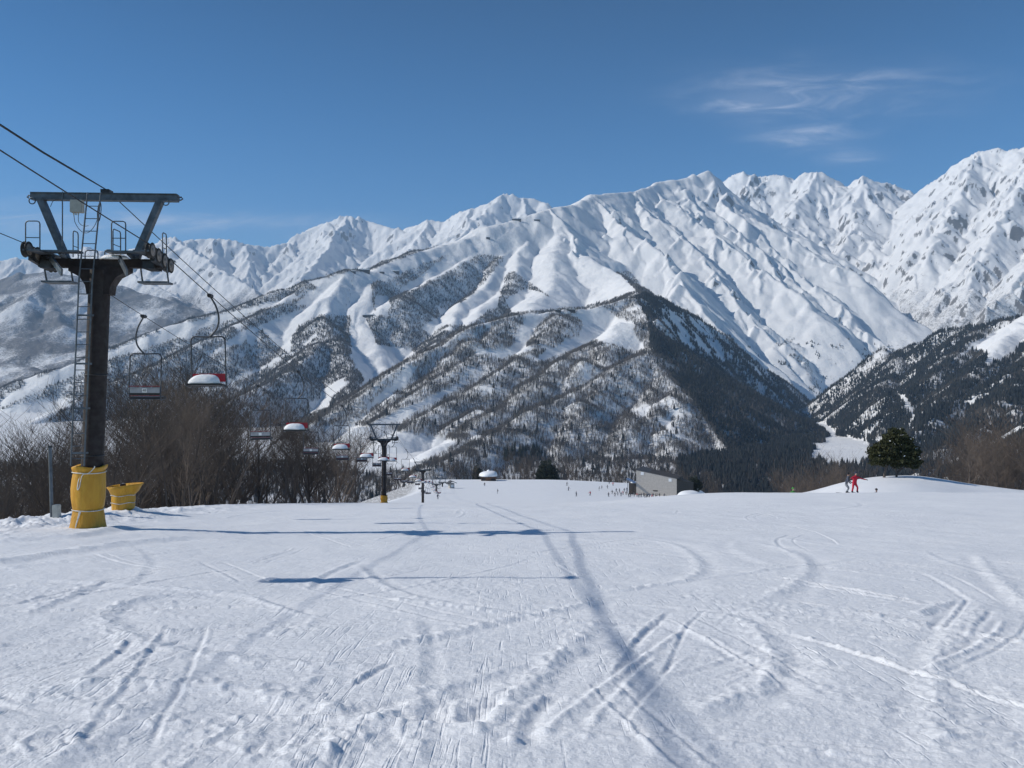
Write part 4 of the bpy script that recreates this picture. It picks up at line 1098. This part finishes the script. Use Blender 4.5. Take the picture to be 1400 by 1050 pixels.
# a brown belt of trees below the run-out, and brush at the right
nb = 0
for k in range(600):
    if nb >= 66: break
    px = rnd.uniform(520, 1010); y = rnd.uniform(432, 500); x = (px - 700) / F * y
    zb = zg(x, y)
    tp = np.interp(px, [520, 600, 640, 720, 800, 870, 920, 1010], [648, 636, 634, 636, 640, 646, 650, 656]) + rnd.uniform(-4, 8)
    ht = (525 - tp) / F * y - zb
    place_tree(x, y, float(np.clip(ht, 7, 24)), 'leafless tree in the brown belt beyond the far edge of the slope', 'brown tree belt beyond the run-out', zb); nb += 1
nr = 0
for k in range(500):
    if nr >= 40: break
    px = rnd.uniform(1272, 1450); y = rnd.uniform(98, 150); x = (px - 700) / F * y
    zb = zg(x, y)
    tp = np.interp(px, [1270, 1300, 1350, 1400, 1450], [628, 618, 610, 602, 600]) + rnd.uniform(-8, 22)
    ht = (525 - tp) / F * y - zb
    if ht < 3: continue
    place_tree(x, y, min(ht, 16), 'thin leafless tree in the brown thicket at the right edge', 'thicket at the right edge', zb); nr += 1
for k in range(26):
    px = rnd.uniform(1072, 1150); y = rnd.uniform(110, 160); x = (px - 700) / F * y; zb = zg(x, y)
    tp = np.interp(px, [1072, 1110, 1150], [664, 652, 640]) + rnd.uniform(0, 12)
    ht = (525 - tp) / F * y - zb
    if ht > 1.5: place_tree(x, y, min(ht, 12), 'small bare bush tree behind the skiing pair, left of the knoll', 'brush left of the knoll', zb)
# ------------------------------------------------------------------ evergreens
def leaf_mat(name, a, b):
    t = NT(name); v = t.coord(); n = t.noise(v, 2.2, 5, .7)
    t.set('Base Color', t.mix(t.ramp(n, .32, .68), a, b)); t.set('Roughness', .7); t.set('Specular IOR Level', .25); return t.m
M_leaf = leaf_mat('evergreen_leaves', (.018, .024, .010), (.060, .062, .022))
M_leaf2 = leaf_mat('conifer_leaves', (.012, .018, .012), (.032, .042, .026))
def leaf_crown(name, lobes, n, size, seed, m, parent):
    g = np.random.default_rng(seed); k = len(lobes); vol = np.array([l[3] * l[4] * l[5] for l in lobes]) ** .7
    w = g.choice(k, n, p=vol / vol.sum()); Lb = np.array(lobes)[w]
    d = g.normal(size=(n, 3)); d /= np.linalg.norm(d, axis=1)[:, None]
    rad = g.uniform(.35, 1.0, n) ** .5 * (1 + .14 * np.sin(d[:, 0] * 7 + w) + .12 * np.sin(d[:, 2] * 9 + 2 * w))
    c = Lb[:, :3] + d * Lb[:, 3:6] * rad[:, None]
    a = g.normal(size=(n, 3)); a /= np.linalg.norm(a, axis=1)[:, None]
    b = np.cross(a, g.normal(size=(n, 3))); b /= np.linalg.norm(b, axis=1)[:, None]
    s = size * g.uniform(.6, 1.4, n)[:, None]
    V_ = np.stack([c - a * s, c + b * s * .45, c + a * s, c - b * s * .45], 1).reshape(-1, 3)
    me_ = np_mesh(name, V_, np.arange(4 * n).reshape(-1, 4), False)
    return link(name, me_, parent, [m])
x, y = P(1222, 0, 95)[:2]; zb = zg(x, y)
big = empty('evergreen_tree', (x, y, zb), (0, 0, 0), 'large dark evergreen tree with snow flecks on top of the white knoll', 'tree')
b = MB()
b.tube([(-1.15, 0, -.3), (-1.05, 0, .5), (-.75, .1, 1.3), (-.3, .1, 2.3)], [.17, .14, .12, .08], 8)
b.tube([(.35, .2, -.3), (.45, .2, .4), (.9, .2, 1.0), (1.3, .2, 1.9)], [.16, .13, .11, .07], 8)
b.tube([(.45, .2, .3), (.25, .2, 1.2), (.2, .2, 2.6), (.1, .2, 4.2)], [.13, .12, .1, .05], 8)
for q in ((-1.8, 1.7), (-2.2, 2.4), (1.9, 2.3), (2.3, 1.5), (-.9, 3.2), (.9, 3.6)): b.tube([(q[0] * .4, .1, q[1] * .62), (q[0] * .75, .1, q[1] * .9), (q[0], .1, q[1])], [.06, .045, .02], 6)
b.build('trunk', M_bark, big)
lob = [(-1.5, 0, 2.1, 1.3, 1.2, .85), (-2.0, .2, 2.9, .9, .9, .8), (-.6, 0, 3.3, 1.5, 1.4, 1.1), (.1, 0, 4.6, 1.25, 1.2, .95), (.6, .2, 5.1, .8, .8, .6), (1.1, 0, 3.9, 1.2, 1.2, 1.0), (1.6, .1, 2.7, 1.4, 1.3, 1.1), (2.1, 0, 1.8, 1.0, 1.0, .8), (.4, .1, 2.2, 1.6, 1.4, 1.0), (-1.0, -.3, 4.0, .8, .8, .7), (2.3, .1, 3.0, .75, .8, .7)]
leaf_crown('crown', lob, 15000, .15, 3, M_leaf, big)
leaf_crown('snow_fleck', [(l[0], l[1] - .3, l[2] + l[5] * .55, l[3] * .85, l[4] * .9, l[5] * .4) for l in lob], 130, .10, 8, M_snow, big)['kind'] = 'stuff'
def round_ever(px, py_top, y, w, label, seed):
    x = (px - 700) / F * y; zb = zg(x, y); h = (525 - py_top) / F * y - zb
    o = empty('evergreen_tree', (x, y, zb), (0, 0, 0), label, 'tree')
    b = MB(); b.tube([(0, 0, -.5), (.1, 0, h * .4), (0, 0, h * .8)], [.35, .25, .1], 8); b.build('trunk', M_bark, o)
    r = random.Random(seed); L_ = [(0, 0, h * .72, w * .36, w * .36, h * .27)]
    for k in range(9): a = k * .7 + r.random(); L_.append((math.cos(a) * w * .26, math.sin(a) * w * .26, h * r.uniform(.30, .72), w * .27, w * .27, h * .18))
    leaf_crown('crown', L_, 9000, w * .035, seed, M_leaf2, o)
round_ever(748, 629, 436, 12.0, 'round dark evergreen standing alone behind the middle of the slope', 21)
round_ever(949, 651, 345, 6.5, 'small dark fir beside the snow pile right of the lodge', 23)
round_ever(652, 634, 440, 5.5, 'narrow dark evergreen behind the snow-capped cabin', 25)
def conifer(h, seed):
    r = random.Random(seed); V_, F_ = [], []
    b = MB(); b.tube([(0, 0, -.4), (0, 0, h * .9)], [h * .018, .03], 6)
    tm = b; nl_ = int(9)
    c = MB(); R_ = h * .17
    for i in range(60):
        t = i / 60; z = h * (.10 + .88 * t); rr = R_ * (1 - t) ** .85 + .05
        for k in range(7):
            a = i * 2.4 + k * .9 + r.uniform(-.3, .3); q = rr * r.uniform(.7, 1.15); wd = q * .28 + .05
            c.add([(0, 0, z + .12 * q), (math.cos(a - .35) * q * .7, math.sin(a - .35) * q * .7, z - q * .22), (math.cos(a) * q, math.sin(a) * q, z - q * .42), (math.cos(a + .35) * q * .7, math.sin(a + .35) * q * .7, z - q * .22)], [(0, 1, 2, 3)])
    return tm, c
cv = []
for s in (1, 2, 3):
    tm, c = conifer(16, s); a = tm.build('trunk', M_bark); b_ = c.build('crown', M_leaf2)
    cv.append((a.data, b_.data)); bpy.data.objects.remove(a); bpy.data.objects.remove(b_)
def hill_z(x, y):
    i = int(np.searchsorted(d_ax, y)); j = int(np.searchsorted(u_ax, x / y)); return float(H[i, j])
def hit(px, py, lo=900, hi=4800):            # first place on the mountains seen at a photo pixel
    u = (px - 700) / F; j = int(np.searchsorted(u_ax, u)); i0, i1 = np.searchsorted(d_ax, [lo, hi])
    k = np.flatnonzero(PYg[i0:i1, j] <= py)
    i = i0 + (k[0] if len(k) else i1 - i0 - 1)
    return (float(X[i, j]), float(Y[i, j]), float(H[i, j]))
for k in range(34):
    t = rnd.random(); px = 688 + 58 * t; base = 634 - 6 * t + rnd.uniform(-1, 4)
    top_ = (616, 606, 600, 592, 600)[min(4, int(t * 5))]
    x, y, z = hit(px, base - rnd.uniform(0, 14))
    o = place_tree(x, y, rnd.uniform(13, 21) * 10 / 16, 'tall dark conifer in the dense grove at the foot of the wooded hill', 'conifer grove at the hill foot', z, rnd.choice(cv), 'conifer')
# ------------------------------------------------------------------ second pad, marker post
x, y = P(168, 0, 30.5)[:2]; zb = zg(x, y)
t = empty('crash_pad', (x, y, zb), (0, 0, .3), 'open folded yellow crash pad tied around a stump behind the big tower', 'pad')
t.scale = (.86, .86, .95)
b = MB(); n = 30; prof = [(-.3, .42), (0, .44), (.2, .46), (.27, .45), (.34, .47), (.52, .47), (.58, .46), (.66, .50), (.84, .58), (.95, .66), (.96, .63), (.8, .5), (.6, .42)]
rg_ = []
for z, r in prof:
    for q in range(n):
        a = 2 * PI * q / n; w = 1 + .05 * math.sin(3 * a + 2 * z) + .02 * math.sin(9 * a)
        sp = 1 + (.22 * max(0, math.cos(a)) if z > .6 else 0)
        rg_.append((r * w * sp * math.cos(a), r * w * math.sin(a) * .8, z + (.06 * math.cos(a) if z > .6 else 0)))
b.add(rg_, [(i * n + q, i * n + (q + 1) % n, (i + 1) * n + (q + 1) % n, (i + 1) * n + q) for i in range(len(prof) - 1) for q in range(n)], True)
b.build('padding', M_pad, t)
for z in (.28, .57):
    b = MB(); b.tube([(.48 * math.cos(2 * PI * q / 24), .39 * math.sin(2 * PI * q / 24), z + .02 * math.sin(q)) for q in range(24)], .014, 5, closed=True); b.build('tie_cord', M_cord, t)
b = MB(); b.tube([(0, 0, -.3), (0, 0, 1.0)], .12, 8); b.build('stump', M_brown, t)
x, y = P(71, 0, 29.0)[:2]; zb = zg(x, y)
t = empty('marker_post', (x, y, zb), (0, math.radians(-1.6), 0), 'slim grey metal post with a small white box, left of the big tower', 'post')
b = MB(); b.tube([(0, 0, -.6), (0, 0, (525 - 612) / F * 29 - zb)], .06, 10); b.build('post', M_galv, t)
b = MB(); zt_ = (525 - 612) / F * 29 - zb; b.tube([(0, 0, zt_), (0, 0, zt_ + .07)], .075, 10); b.build('post_cap', M_dark, t)
b = MB(); b.box((.17, 0, .20), (.22, .22, .50), None, .02); b.build('control_box', M_box, t)
# ------------------------------------------------------------------ lodge, cabin and huts
M_siding = plain('grey_siding', (.42, .39, .355), .75, 0, .1, 1.5, .01, 6)
M_timber_shade = plain('timber_and_shade', (.045, .038, .034), .8, 0, .3, 2)  # dark timber; also paints the shade on the lodge's side and annex
M_win = plain('bright_window', (.72, .74, .76), .25, 0, .06)
M_roof = plain('dark_roof', (.05, .05, .055), .7, 0, .3, 2)
M_timber = plain('brown_timber', (.16, .075, .035), .75, 0, .3, 3)
M_blue = plain('blue_sheet', (.16, .25, .42), .5, 0, .2)
yl = 318.0
xl, xr = (871 - 700) / F * yl, (923.5 - 700) / F * yl
gz = zg((xl + xr) / 2, yl)
Z = lambda py: (525 - py) / F * yl
t = empty('lodge', ((xl + xr) / 2, yl, gz), (0, 0, -.34), 'grey slope-side lodge with slanted roof line and two small square windows', 'lodge')
hw = (xr - xl) / 2 * 1.05; z0 = -2.0; zl, zr_ = Z(643.5) - gz, Z(653.5) - gz
b = MB(); b.prism([(-hw, z0), (hw, z0), (hw, zr_), (-hw, zl)], 0, .4); 
for k in range(9): b.box((0, -.02, z0 + 1.2 + k * .85), (0, 0, 0)) if False else None
b.build('front_wall', M_siding, t)
b = MB()
b.prism([(-hw + .1, z0), (hw - .1, z0), (hw - .1, zr_ - .35), (-hw + .1, zl - .35)], .4, 15); b.build('body', M_timber_shade, t)
b = MB(); v = [(-hw - .2, -.15, zl + .02), (hw + .2, -.15, zr_ + .02), (hw + 4.6, 15, zr_ - 3.2), (-hw - .2, 15, zl - .1)]; v += [(x, y_, z + .22) for x, y_, z in v]
b.add(v, [(0, 1, 2, 3), (4, 5, 6, 7), (0, 1, 5, 4), (1, 2, 6, 5), (2, 3, 7, 6), (3, 0, 4, 7)]); b.build('roof', M_roof, t)
b = MB(); b.add([(hw - .1, .4, z0), (hw + 4.4, 15, z0), (hw + 4.4, 15, zr_ - 3.2), (hw - .1, .4, zr_ - .3), (hw - .4, .4, z0), (hw + 4.1, 15, z0), (hw + 4.1, 15, zr_ - 3.2), (hw - .4, .4, zr_ - .3)],
                [(0, 1, 2, 3), (4, 5, 6, 7), (0, 1, 5, 4), (3, 2, 6, 7), (1, 2, 6, 5), (0, 3, 7, 4)]); b.build('side_wall', M_timber_shade, t)  # shade on the side away from the sun, put into the colour
for px, py in ((878, 648), (916, 655.7)):
    b = MB(); b.box(((px - 700) / F * yl - (xl + xr) / 2, -.03, Z(py) - gz), (1.15, .1, 1.15)); b.build('window', M_win, t)
b = MB(); b.box(((896 - 700) / F * yl - (xl + xr) / 2, -.04, Z(671) - gz), (1.8, .1, .4)); b.build('sign_board', M_timber_shade, t)
b = MB(); b.box((-hw - 1.45, 2.2, (Z(662) - gz + z0) / 2), (2.9, 4.4, Z(662) - gz - z0)); b.build('annex', M_timber_shade, t)  # solid box; the dark of its opening is painted shade
b = MB(); b.bar((-hw - 3.4, -1.2, Z(655) - gz), (-hw - .05, -1.2, Z(660.5) - gz), 3.8, .12); b.build('awning', M_blue, t)
b = MB(); V_, F_ = snow_dome(1.2, 2.0, .55, 4); b.add([(x_ - hw - 1.1, y_ + 1.0, z_ + Z(661.5) - gz) for x_, y_, z_ in V_], F_, True); b.build('roof_snow', M_snow, t)
b = MB(); b.tube([(-hw - 3.2, -.8, z0), (-hw - 3.2, -.8, Z(656) - gz)], .09, 8); b.build('awning_post', M_galv, t)
x, y = P(944, 0, 300)[:2]; gz2 = (525 - 681) / F * 300
b = MB(); V_, F_ = snow_dome(4.6, 3.2, 3.1, 14, 30, 8); b.add([(x_, y_, z_ - .4) for x_, y_, z_ in V_], F_, True); o = b.build('snow_pile', M_snow); o.location = (x, y, gz2); tag(o, 'big rounded snow pile beside the right wall of the lodge', 'snow pile')
# round cabin under a thick snow cap
y = 396.0; x = (668 - 700) / F * y; gz = zg(x, y)
t = empty('cabin', (x, y, gz), (0, 0, 0), 'little brown cabin under a thick cap of snow at the top of the run-out', 'cabin')
b = MB(); b.box((0, 0, .6), (7.0, 5.5, 3.4), None, .05); b.build('wall', M_timber, t)
b = MB(); b.box((-2.3, -2.78, .7), (1.8, .1, 2.2)); b.build('door', M_timber_shade, t)
b = MB(); b.box((2.2, -2.78, 1.0), (1.8, .1, 1.2)); b.build('window', M_timber_shade, t)
b = MB(); b.lathe([(5.0, 2.2), (5.0, 2.4), (.6, 4.2), (0, 4.3)], n=8); b.build('roof', M_roof, t)
b = MB(); V_, F_ = snow_dome(4.9, 4.4, 2.3, 6, 30, 9); b.add([(x_, y_, z_ + 2.45) for x_, y_, z_ in V_], F_, True); V_, F_ = snow_dome(.8, .8, .8, 5); b.add([(x_, y_, z_ + 4.55) for x_, y_, z_ in V_], F_, True); b.build('roof_snow', M_snow, t)
y = 340.0; x = (617 - 700) / F * y; gz = zg(x, y)
t = empty('lift_hut', (x, y, gz), (0, 0, .35), 'small dark lift hut with a pitched roof at the bottom of the chairlift', 'hut')
b = MB(); b.box((0, 0, 1.0), (2.0, 2.2, 2.4)); b.build('wall', M_siding, t)
b = MB(); b.prism([(-1.9, 1.9), (0, 3.0), (1.9, 2.2), (1.9, 2.45), (0, 3.3), (-1.9, 2.15)], -1.7, 1.7); b.build('roof', M_roof, t)
b = MB(); b.box((.1, -1.12, 1.2), (1.1, .06, 1.0)); b.build('window', M_win, t)
# lodges and lift pylons on the ski mountain
def mountain_house(px, py, wpx, hpx, label, lo=2600, hi=5600):
    x, y, z = hit(px, py, lo, hi); k = y / F
    w, h = wpx * k, hpx * k * .72
    t = empty('mountain_house', (x, y, z), (0, 0, rnd.uniform(-.1, .1)), label, 'house', 'houses on the ski mountain')
    b = MB(); b.box((0, 0, -h * .2), (w, 9, h * 2.0)); b.build('wall', M_timber_shade, t)
    b = MB(); b.prism([(-w * .54, h * .7), (w * .54, h * .7), (w * .5, h * .9), (-w * .5, h * .9)], -6, 6); b.build('roof', M_roof, t)
    b = MB(); b.box((0, -.4, h * 1.12), (w * .98, 11, h * .45), None, .3); b.build('roof_snow', M_snow, t)
    return t
mountain_house(497, 372, 17, 4, 'long dark lodge on the crest at the top of the wide white run')
mountain_house(483, 374, 6, 3, 'small hut just left of the long crest lodge')
mountain_house(504, 433, 16, 3.2, 'dark lift station crossing the lower end of the wide white run')
mountain_house(522, 374, 6, 3, 'small dark hut on the crest right of the long lodge')
mountain_house(540, 374, 11, 3, 'dark roofed house on the crest path right of the gully')
mountain_house(706, 303, 12, 3, 'dark summit house below the top of the ski mountain')
mountain_house(733, 303, 8, 2, 'tiny hut right of the summit house')
mountain_house(666, 327, 5, 3, 'tiny hut on the skyline shoulder left of the summit house')
mountain_house(780, 426, 13, 3, 'low house row at the top of the wooded hill', 1500, 3200)
mountain_house(762, 427, 7, 2.6, 'small hut left of the low house row on the wooded hill', 1500, 3200)
x, y, z = hit(706, 590)
t = empty('snow_shed', (x, y, z), (0, 0, -.25), 'long dark shed with a snow-covered roof at the foot of the wooded hill', 'shed')
b = MB(); b.box((0, 0, 1.5), (34, 8, 5)); b.build('wall', M_timber_shade, t)
b = MB(); b.prism([(-19, 4.2), (19, 2.6), (19, 3.6), (-19, 5.6)], -5.2, 5.2); b.build('roof', M_roof, t)
b = MB(); b.prism([(-18.6, 5.6), (0, 4.7), (0, 5.5), (-18.6, 6.6)], -5.0, 5.0); b.build('roof_snow', M_snow, t)
pyl = None
for k in range(11):
    f = k / 10; px = 482 - 11 * f + (2 if k % 2 else 0); py = 378 + 54 * f
    x, y, z = hit(px, py, 2600, 5600)
    if pyl is None:
        pyl = empty('lift_pylon', (x, y, z), (0, 0, 0), 'tiny lift pylon in the line up the wide white run', 'pylon', 'pylons on the white run')
        b = MB(); b.tube([(0, 0, -1), (0, 0, 9)], .45, 6); b.build('mast', M_dark, pyl)
        b = MB(); b.box((0, 0, 9), (6, .6, .6)); b.build('cross_arm', M_dark, pyl)
    else:
        o = copy_tree(pyl); o.location = (x, y, z)
for k in range(7):
    f = k / 6; x, y, z = hit(737 - 9 * f, 308 + 30 * f, 2600, 5600)
    o = copy_tree(pyl); o.location = (x, y, z); o['label'] = 'tiny lift pylon on the open slope below the summit house'; o['group'] = 'pylons below the summit'
# rope fence on the knoll
pts = []
b0 = empty('rope_fence', (0, 0, 0), (0, 0, 0), 'low rope fence of thin posts along the right side of the knoll', 'fence')
for k in range(13):
    px = 1282 + 11 * k; y = 99 + k * .3; x = (px - 700) / F * y; z = zg(x, y); pts.append((x, y, z))
    b = MB(); b.tube([(x, y, z - .3), (x, y, z + .95)], .035, 6); b.build('post', M_timber_shade, b0)
for hh in (.45, .85):
    b = MB(); b.tube([(p[0], p[1], p[2] + hh) for p in pts], .012, 4); b.build('rope', M_timber_shade, b0)
# ------------------------------------------------------------------ skiers. A body is one continuous skinned surface
M_skin = plain('skin', (.42, .26, .19), .5, 0, .1)
M_hair = plain('black_hair', (.012, .010, .010), .6)
def cloth(name, c): return plain(name, c, .8, 0, .12, 10, .004, 30)
C_red, C_grey, C_lgrey, C_navy, C_black = cloth('red_suit', (.46, .010, .035)), cloth('grey_jacket', (.075, .09, .12)), cloth('light_grey_trousers', (.22, .24, .26)), cloth('navy_wear', (.02, .03, .06)), cloth('black_wear', (.014, .014, .016))
C_green, C_white, C_orange, C_pink = cloth('green_jacket', (.06, .28, .05)), cloth('white_jacket', (.6, .6, .6)), cloth('orange_jacket', (.5, .12, .02)), cloth('pink_jacket', (.42, .06, .16))
M_ski = plain('ski_top', (.06, .06, .07), .4)
def skin_mesh(J, E, sub=2):
    """J: name -> (x, y, z, r); E: bones; returns an evaluated mesh"""
    names = list(J); me = bpy.data.meshes.new('body')
    me.from_pydata([J[k][:3] for k in names], [(names.index(a), names.index(b)) for a, b in E], [])
    o = bpy.data.objects.new('body', me); col.objects.link(o)
    m = o.modifiers.new('skin', 'SKIN'); m.use_smooth_shade = True
    for k, v in zip(names, me.skin_vertices[0].data):
        r = J[k][3]; v.radius = r if isinstance(r, tuple) else (r, r); v.use_root = (k == 'pelvis')
    s = o.modifiers.new('sub', 'SUBSURF'); s.levels = sub; s.render_levels = sub
    dg = bpy.context.evaluated_depsgraph_get()
    out = bpy.data.meshes.new_from_object(o.evaluated_get(dg)); bpy.data.objects.remove(o)
    for p in out.polygons: p.use_smooth = True
    return out
def pose(lean=.12, knee=.18, armL=(.30, -.25), armR=(.30, -.25), stance=.15, twist=0.0, handup=(0, 0)):
    """a skier looking towards -y; lean and knee bend in metres; arms as (sideways, forwards)"""
    hz = .88 - knee * .45
    J = {'pelvis': (0, .05, hz, (.155, .13)), 'waist': (0, .02 - lean * .3, hz + .20, (.14, .115)), 'chest': (0, -lean * .7, hz + .42, (.175, .135)), 'neckb': (0, -lean, hz + .56, (.10, .085)),
         'neck': (0, -lean - .01, hz + .63, .058), 'chin': (0, -lean - .035, hz + .70, (.075, .085)), 'head': (0, -lean - .03, hz + .79, (.088, .105)), 'crown': (0, -lean - .02, hz + .87, (.070, .085)), 'nose': (0, -lean - .135, hz + .765, .014)}
    E = [('pelvis', 'waist'), ('waist', 'chest'), ('chest', 'neckb'), ('neckb', 'neck'), ('neck', 'chin'), ('chin', 'head'), ('head', 'crown'), ('head', 'nose')]
    for n, s, (sx, fy), up in (('L', 1, armL, handup[0]), ('R', -1, armR, handup[1])):
        J['sh' + n] = (s * .185, -lean * .85, hz + .50, .075)
        J['el' + n] = (s * (.21 + sx * .45), -lean + fy * .25 + .02, hz + .27 + up * .5, .055)
        J['wr' + n] = (s * (.21 + sx * .85), -lean + fy, hz + .12 + up, .042)
        J['pa' + n] = (s * (.21 + sx * .98), -lean + fy - .06, hz + .09 + up * 1.1, (.048, .034))
        J['fi' + n] = (s * (.21 + sx * 1.06), -lean + fy - .13, hz + .06 + up * 1.12, (.035, .024))
        J['th' + n] = (s * (.19 + sx * .92), -lean + fy - .10, hz + .12 + up * 1.12, .018)
        E += [('chest', 'sh' + n), ('sh' + n, 'el' + n), ('el' + n, 'wr' + n), ('wr' + n, 'pa' + n), ('pa' + n, 'fi' + n), ('pa' + n, 'th' + n)]
        J['hip' + n] = (s * .10, .04, hz - .08, .105)
        J['kn' + n] = (s * (stance * .9), -knee * .8, .48 - knee * .12, .075)
        J['an' + n] = (s * stance, .02, .13, .062)
        J['he' + n] = (s * stance, .06, .07, .055); J['to' + n] = (s * stance, -.17, .06, .05)
        E += [('pelvis', 'hip' + n), ('hip' + n, 'kn' + n), ('kn' + n, 'an' + n), ('an' + n, 'he' + n), ('an' + n, 'to' + n)]
    return J, E, hz, lean, stance
def body_mats(me, hz, lean, top, leg, boots=C_black):
    for m in (top, leg, boots, M_skin, C_black): me.materials.append(m)
    n = len(me.polygons); mi = np.zeros(n, np.int32)
    for p in me.polygons:
        c = p.center
        if c.z > hz + .66: k = 3
        elif c.z < .20: k = 2
        elif c.z < hz + .02 and abs(c.x) < .24: k = 1
        else: k = 0
        mi[p.index] = k
    me.polygons.foreach_set('material_index', mi)
def person(loc, rz, label, ps, top, leg, group=None, skis=True, hat=C_black, detail=False, gloves=True):
    J, E, hz, lean, st = ps
    o = empty('person', loc, (0, 0, rz), label, 'person', group)
    me = skin_mesh(J, E, 2 if detail else 1); body_mats(me, hz, lean, top, leg)
    if gloves:
        mi = np.zeros(len(me.polygons), np.int32); me.polygons.foreach_get('material_index', mi)
        for p in me.polygons:
            c = p.center
            for n in 'LR':
                w = Vector(J['pa' + n][:3])
                if (c - w).length < .10: mi[p.index] = 4
        me.polygons.foreach_set('material_index', mi)
    c = bpy.data.objects.new('body', me); col.objects.link(c); c.parent = o
    b = MB(); b.lathe([(.0, .135), (.05, .128), (.088, .095), (.108, .04), (.113, -.01), (.108, -.03), (.09, -.02)], (0, -lean - .005, hz + .80), 16, RX(.1)); b.build('hat', hat, o)
    if detail:
        b = MB()
        for s in (-1, 1): b.lathe([(0, -.012), (.012, -.006), (.015, 0), (.012, .006), (0, .012)], (s * .034, -lean - .128, hz + .795), 8)
        b.box((0, -lean - .128, hz + .725), (.05, .012, .012)); b.build('face', M_hair, o)
    if skis:
        for s in (-1, 1):
            b = MB(); L = .82; x0 = s * (st + (0 if not detail else .0))
            pts = [(x0 + sx * .045, yy, zz) for yy, zz in ((L, .02), (.3, .012), (-.3, .012), (-L + .12, .015), (-L, .09)) for sx in (-1, 1)]
            pts += [(p[0], p[1], p[2] + .018) for p in pts]
            f = [(2 * i, 2 * i + 1, 2 * i + 3, 2 * i + 2) for i in range(4)] + [(10 + 2 * i, 10 + 2 * i + 1, 10 + 2 * i + 3, 10 + 2 * i + 2) for i in range(4)] + [(2 * i, 2 * i + 2, 12 + 2 * i, 10 + 2 * i) for i in range(4)] + [(2 * i + 1, 2 * i + 3, 13 + 2 * i, 11 + 2 * i) for i in range(4)]
            b.add(pts, f); b.build('ski', M_ski, o)
    return o
def at(px, y, dz=0): x = (px - 700) / F * y; return (x, y, zg(x, y) + dz)
def pole(o, hand, tip):
    b = MB(); b.tube([hand, tip], .009, 5); b.build('ski_pole', M_dark, o)
yk = 67.0
pA = pose(.10, .20, (.12, -.20), (.10, -.15), .13)
person(at(1157.5, yk), 1.1, 'person in grey jacket and pale trousers skiing beside the one in red', pA, C_grey, C_lgrey, None, True, C_black, True)
pB = pose(.14, .12, (.62, -.20), (.42, -.25), .22, handup=(.18, .22))
o = person(at(1168.5, yk - .6), .15, 'person in a bright red ski suit with an arm stretched out sideways', pB, C_red, C_red, None, True, C_navy, True)
person(at(1083, 70.5, -1.05), .4, 'person in a green jacket, half hidden below the edge of the slope', pose(.1, .1), C_green, C_navy, None, True, C_green)
person(at(1197, 71.5, -1.0), 2.5, 'dark-clothed person sitting low in the snow below the knoll', pose(.3, .5), C_navy, C_navy, None, False)
# the crowd by the lodge: six poses and outfits, shared by everyone too small to tell apart
crowd = [(775, 664, 0), (777, 671, 1), (788, 679, 2), (807, 678, 3), (819, 671, 4), (822.5, 669, 0), (831, 668, 1), (833, 662, 2), (838, 664, 3), (837, 676, 4), (842.5, 673, 5), (841, 679, 0), (845, 678, 1), (847, 674, 2),
         (852, 677, 3), (853.5, 673, 4), (857, 672, 5), (859.5, 678, 0), (862, 672, 1), (867, 675, 2), (871, 677, 3), (875, 674, 4), (877, 676, 5), (882, 676, 0), (884, 674, 1), (885.5, 677, 2), (891, 678, 3), (896, 677, 4), (898, 678, 5), (908, 679, 1), (832, 680, 2), (849, 679, 5), (856, 677, 1), (864, 677, 4), (888, 676, 1), (893, 676, 5), (902, 678, 0), (880, 677, 2), (873, 677, 4)]
outs = [(pose(.12, .2), C_black, C_navy), (pose(.2, .3, (.4, -.3), (.4, -.3)), C_navy, C_black), (pose(.05, .05, (.1, -.1), (.1, -.1)), C_grey, C_black), (pose(.15, .25, (.5, 0), (.3, -.3)), C_red, C_black), (pose(.1, .1), C_black, C_lgrey), (pose(.1, .15, (.3, -.3), (.1, 0)), C_navy, C_grey)]
protos = [None] * 6
def ray_ground(px, py, lo=150, hi=402):
    for y in np.arange(lo, hi, 1.0):
        x = (px - 700) / F * y
        if 525 - F * zg(x, y) / y <= py: return y
    return rnd.uniform(292, 308)
def crowd_person(px, py, k, label, group, lo=230):
    y = min(ray_ground(px, py, lo), 398)
    if px > 858: y = min(y, rnd.uniform(294, 308))
    p = at(px, y)
    if protos[k] is None:
        o = person(p, rnd.uniform(0, 6.28), label, outs[k][0], outs[k][1], outs[k][2], group, k in (0, 1, 3)); protos[k] = o
    else:
        o = copy_tree(protos[k]); o.location = p; o.rotation_euler = (0, 0, rnd.uniform(0, 6.28)); o['label'] = label; o['group'] = group
    return o
for px, py, k in crowd:
    crowd_person(px, py, k, 'tiny person in the crowd of skiers before the lodge', 'crowd of skiers before the lodge')
crowd_person(662.5, 665, 0, 'tiny dark person standing below the snow-capped cabin', None)
crowd_person(680, 675, 4, 'tiny dark person skiing alone right of and below the cabin', None)
crowd_person(598.5, 683, 5, 'tiny person beside the yellow foot of the distant lift tower', None, 200)
# ------------------------------------------------------------------ the air: one even box of thin haze
hz_v = bpy.data.materials.new('haze_air'); hz_v.use_nodes = True
hn, hl = hz_v.node_tree.nodes, hz_v.node_tree.links
hn.clear()
ho = hn.new('ShaderNodeOutputMaterial'); hp = hn.new('ShaderNodeVolumePrincipled')
hp.inputs['Color'].default_value = (.47, .70, 1.0, 1); hp.inputs['Density'].default_value = 6.5e-5; hp.inputs['Anisotropy'].default_value = 0.0
hl.new(hp.outputs[0], ho.inputs['Volume'])
b = MB(); b.box((0, 6900, 1130), (26000, 14400, 2740)); o = b.build('haze', hz_v); tag(o, kind='stuff')
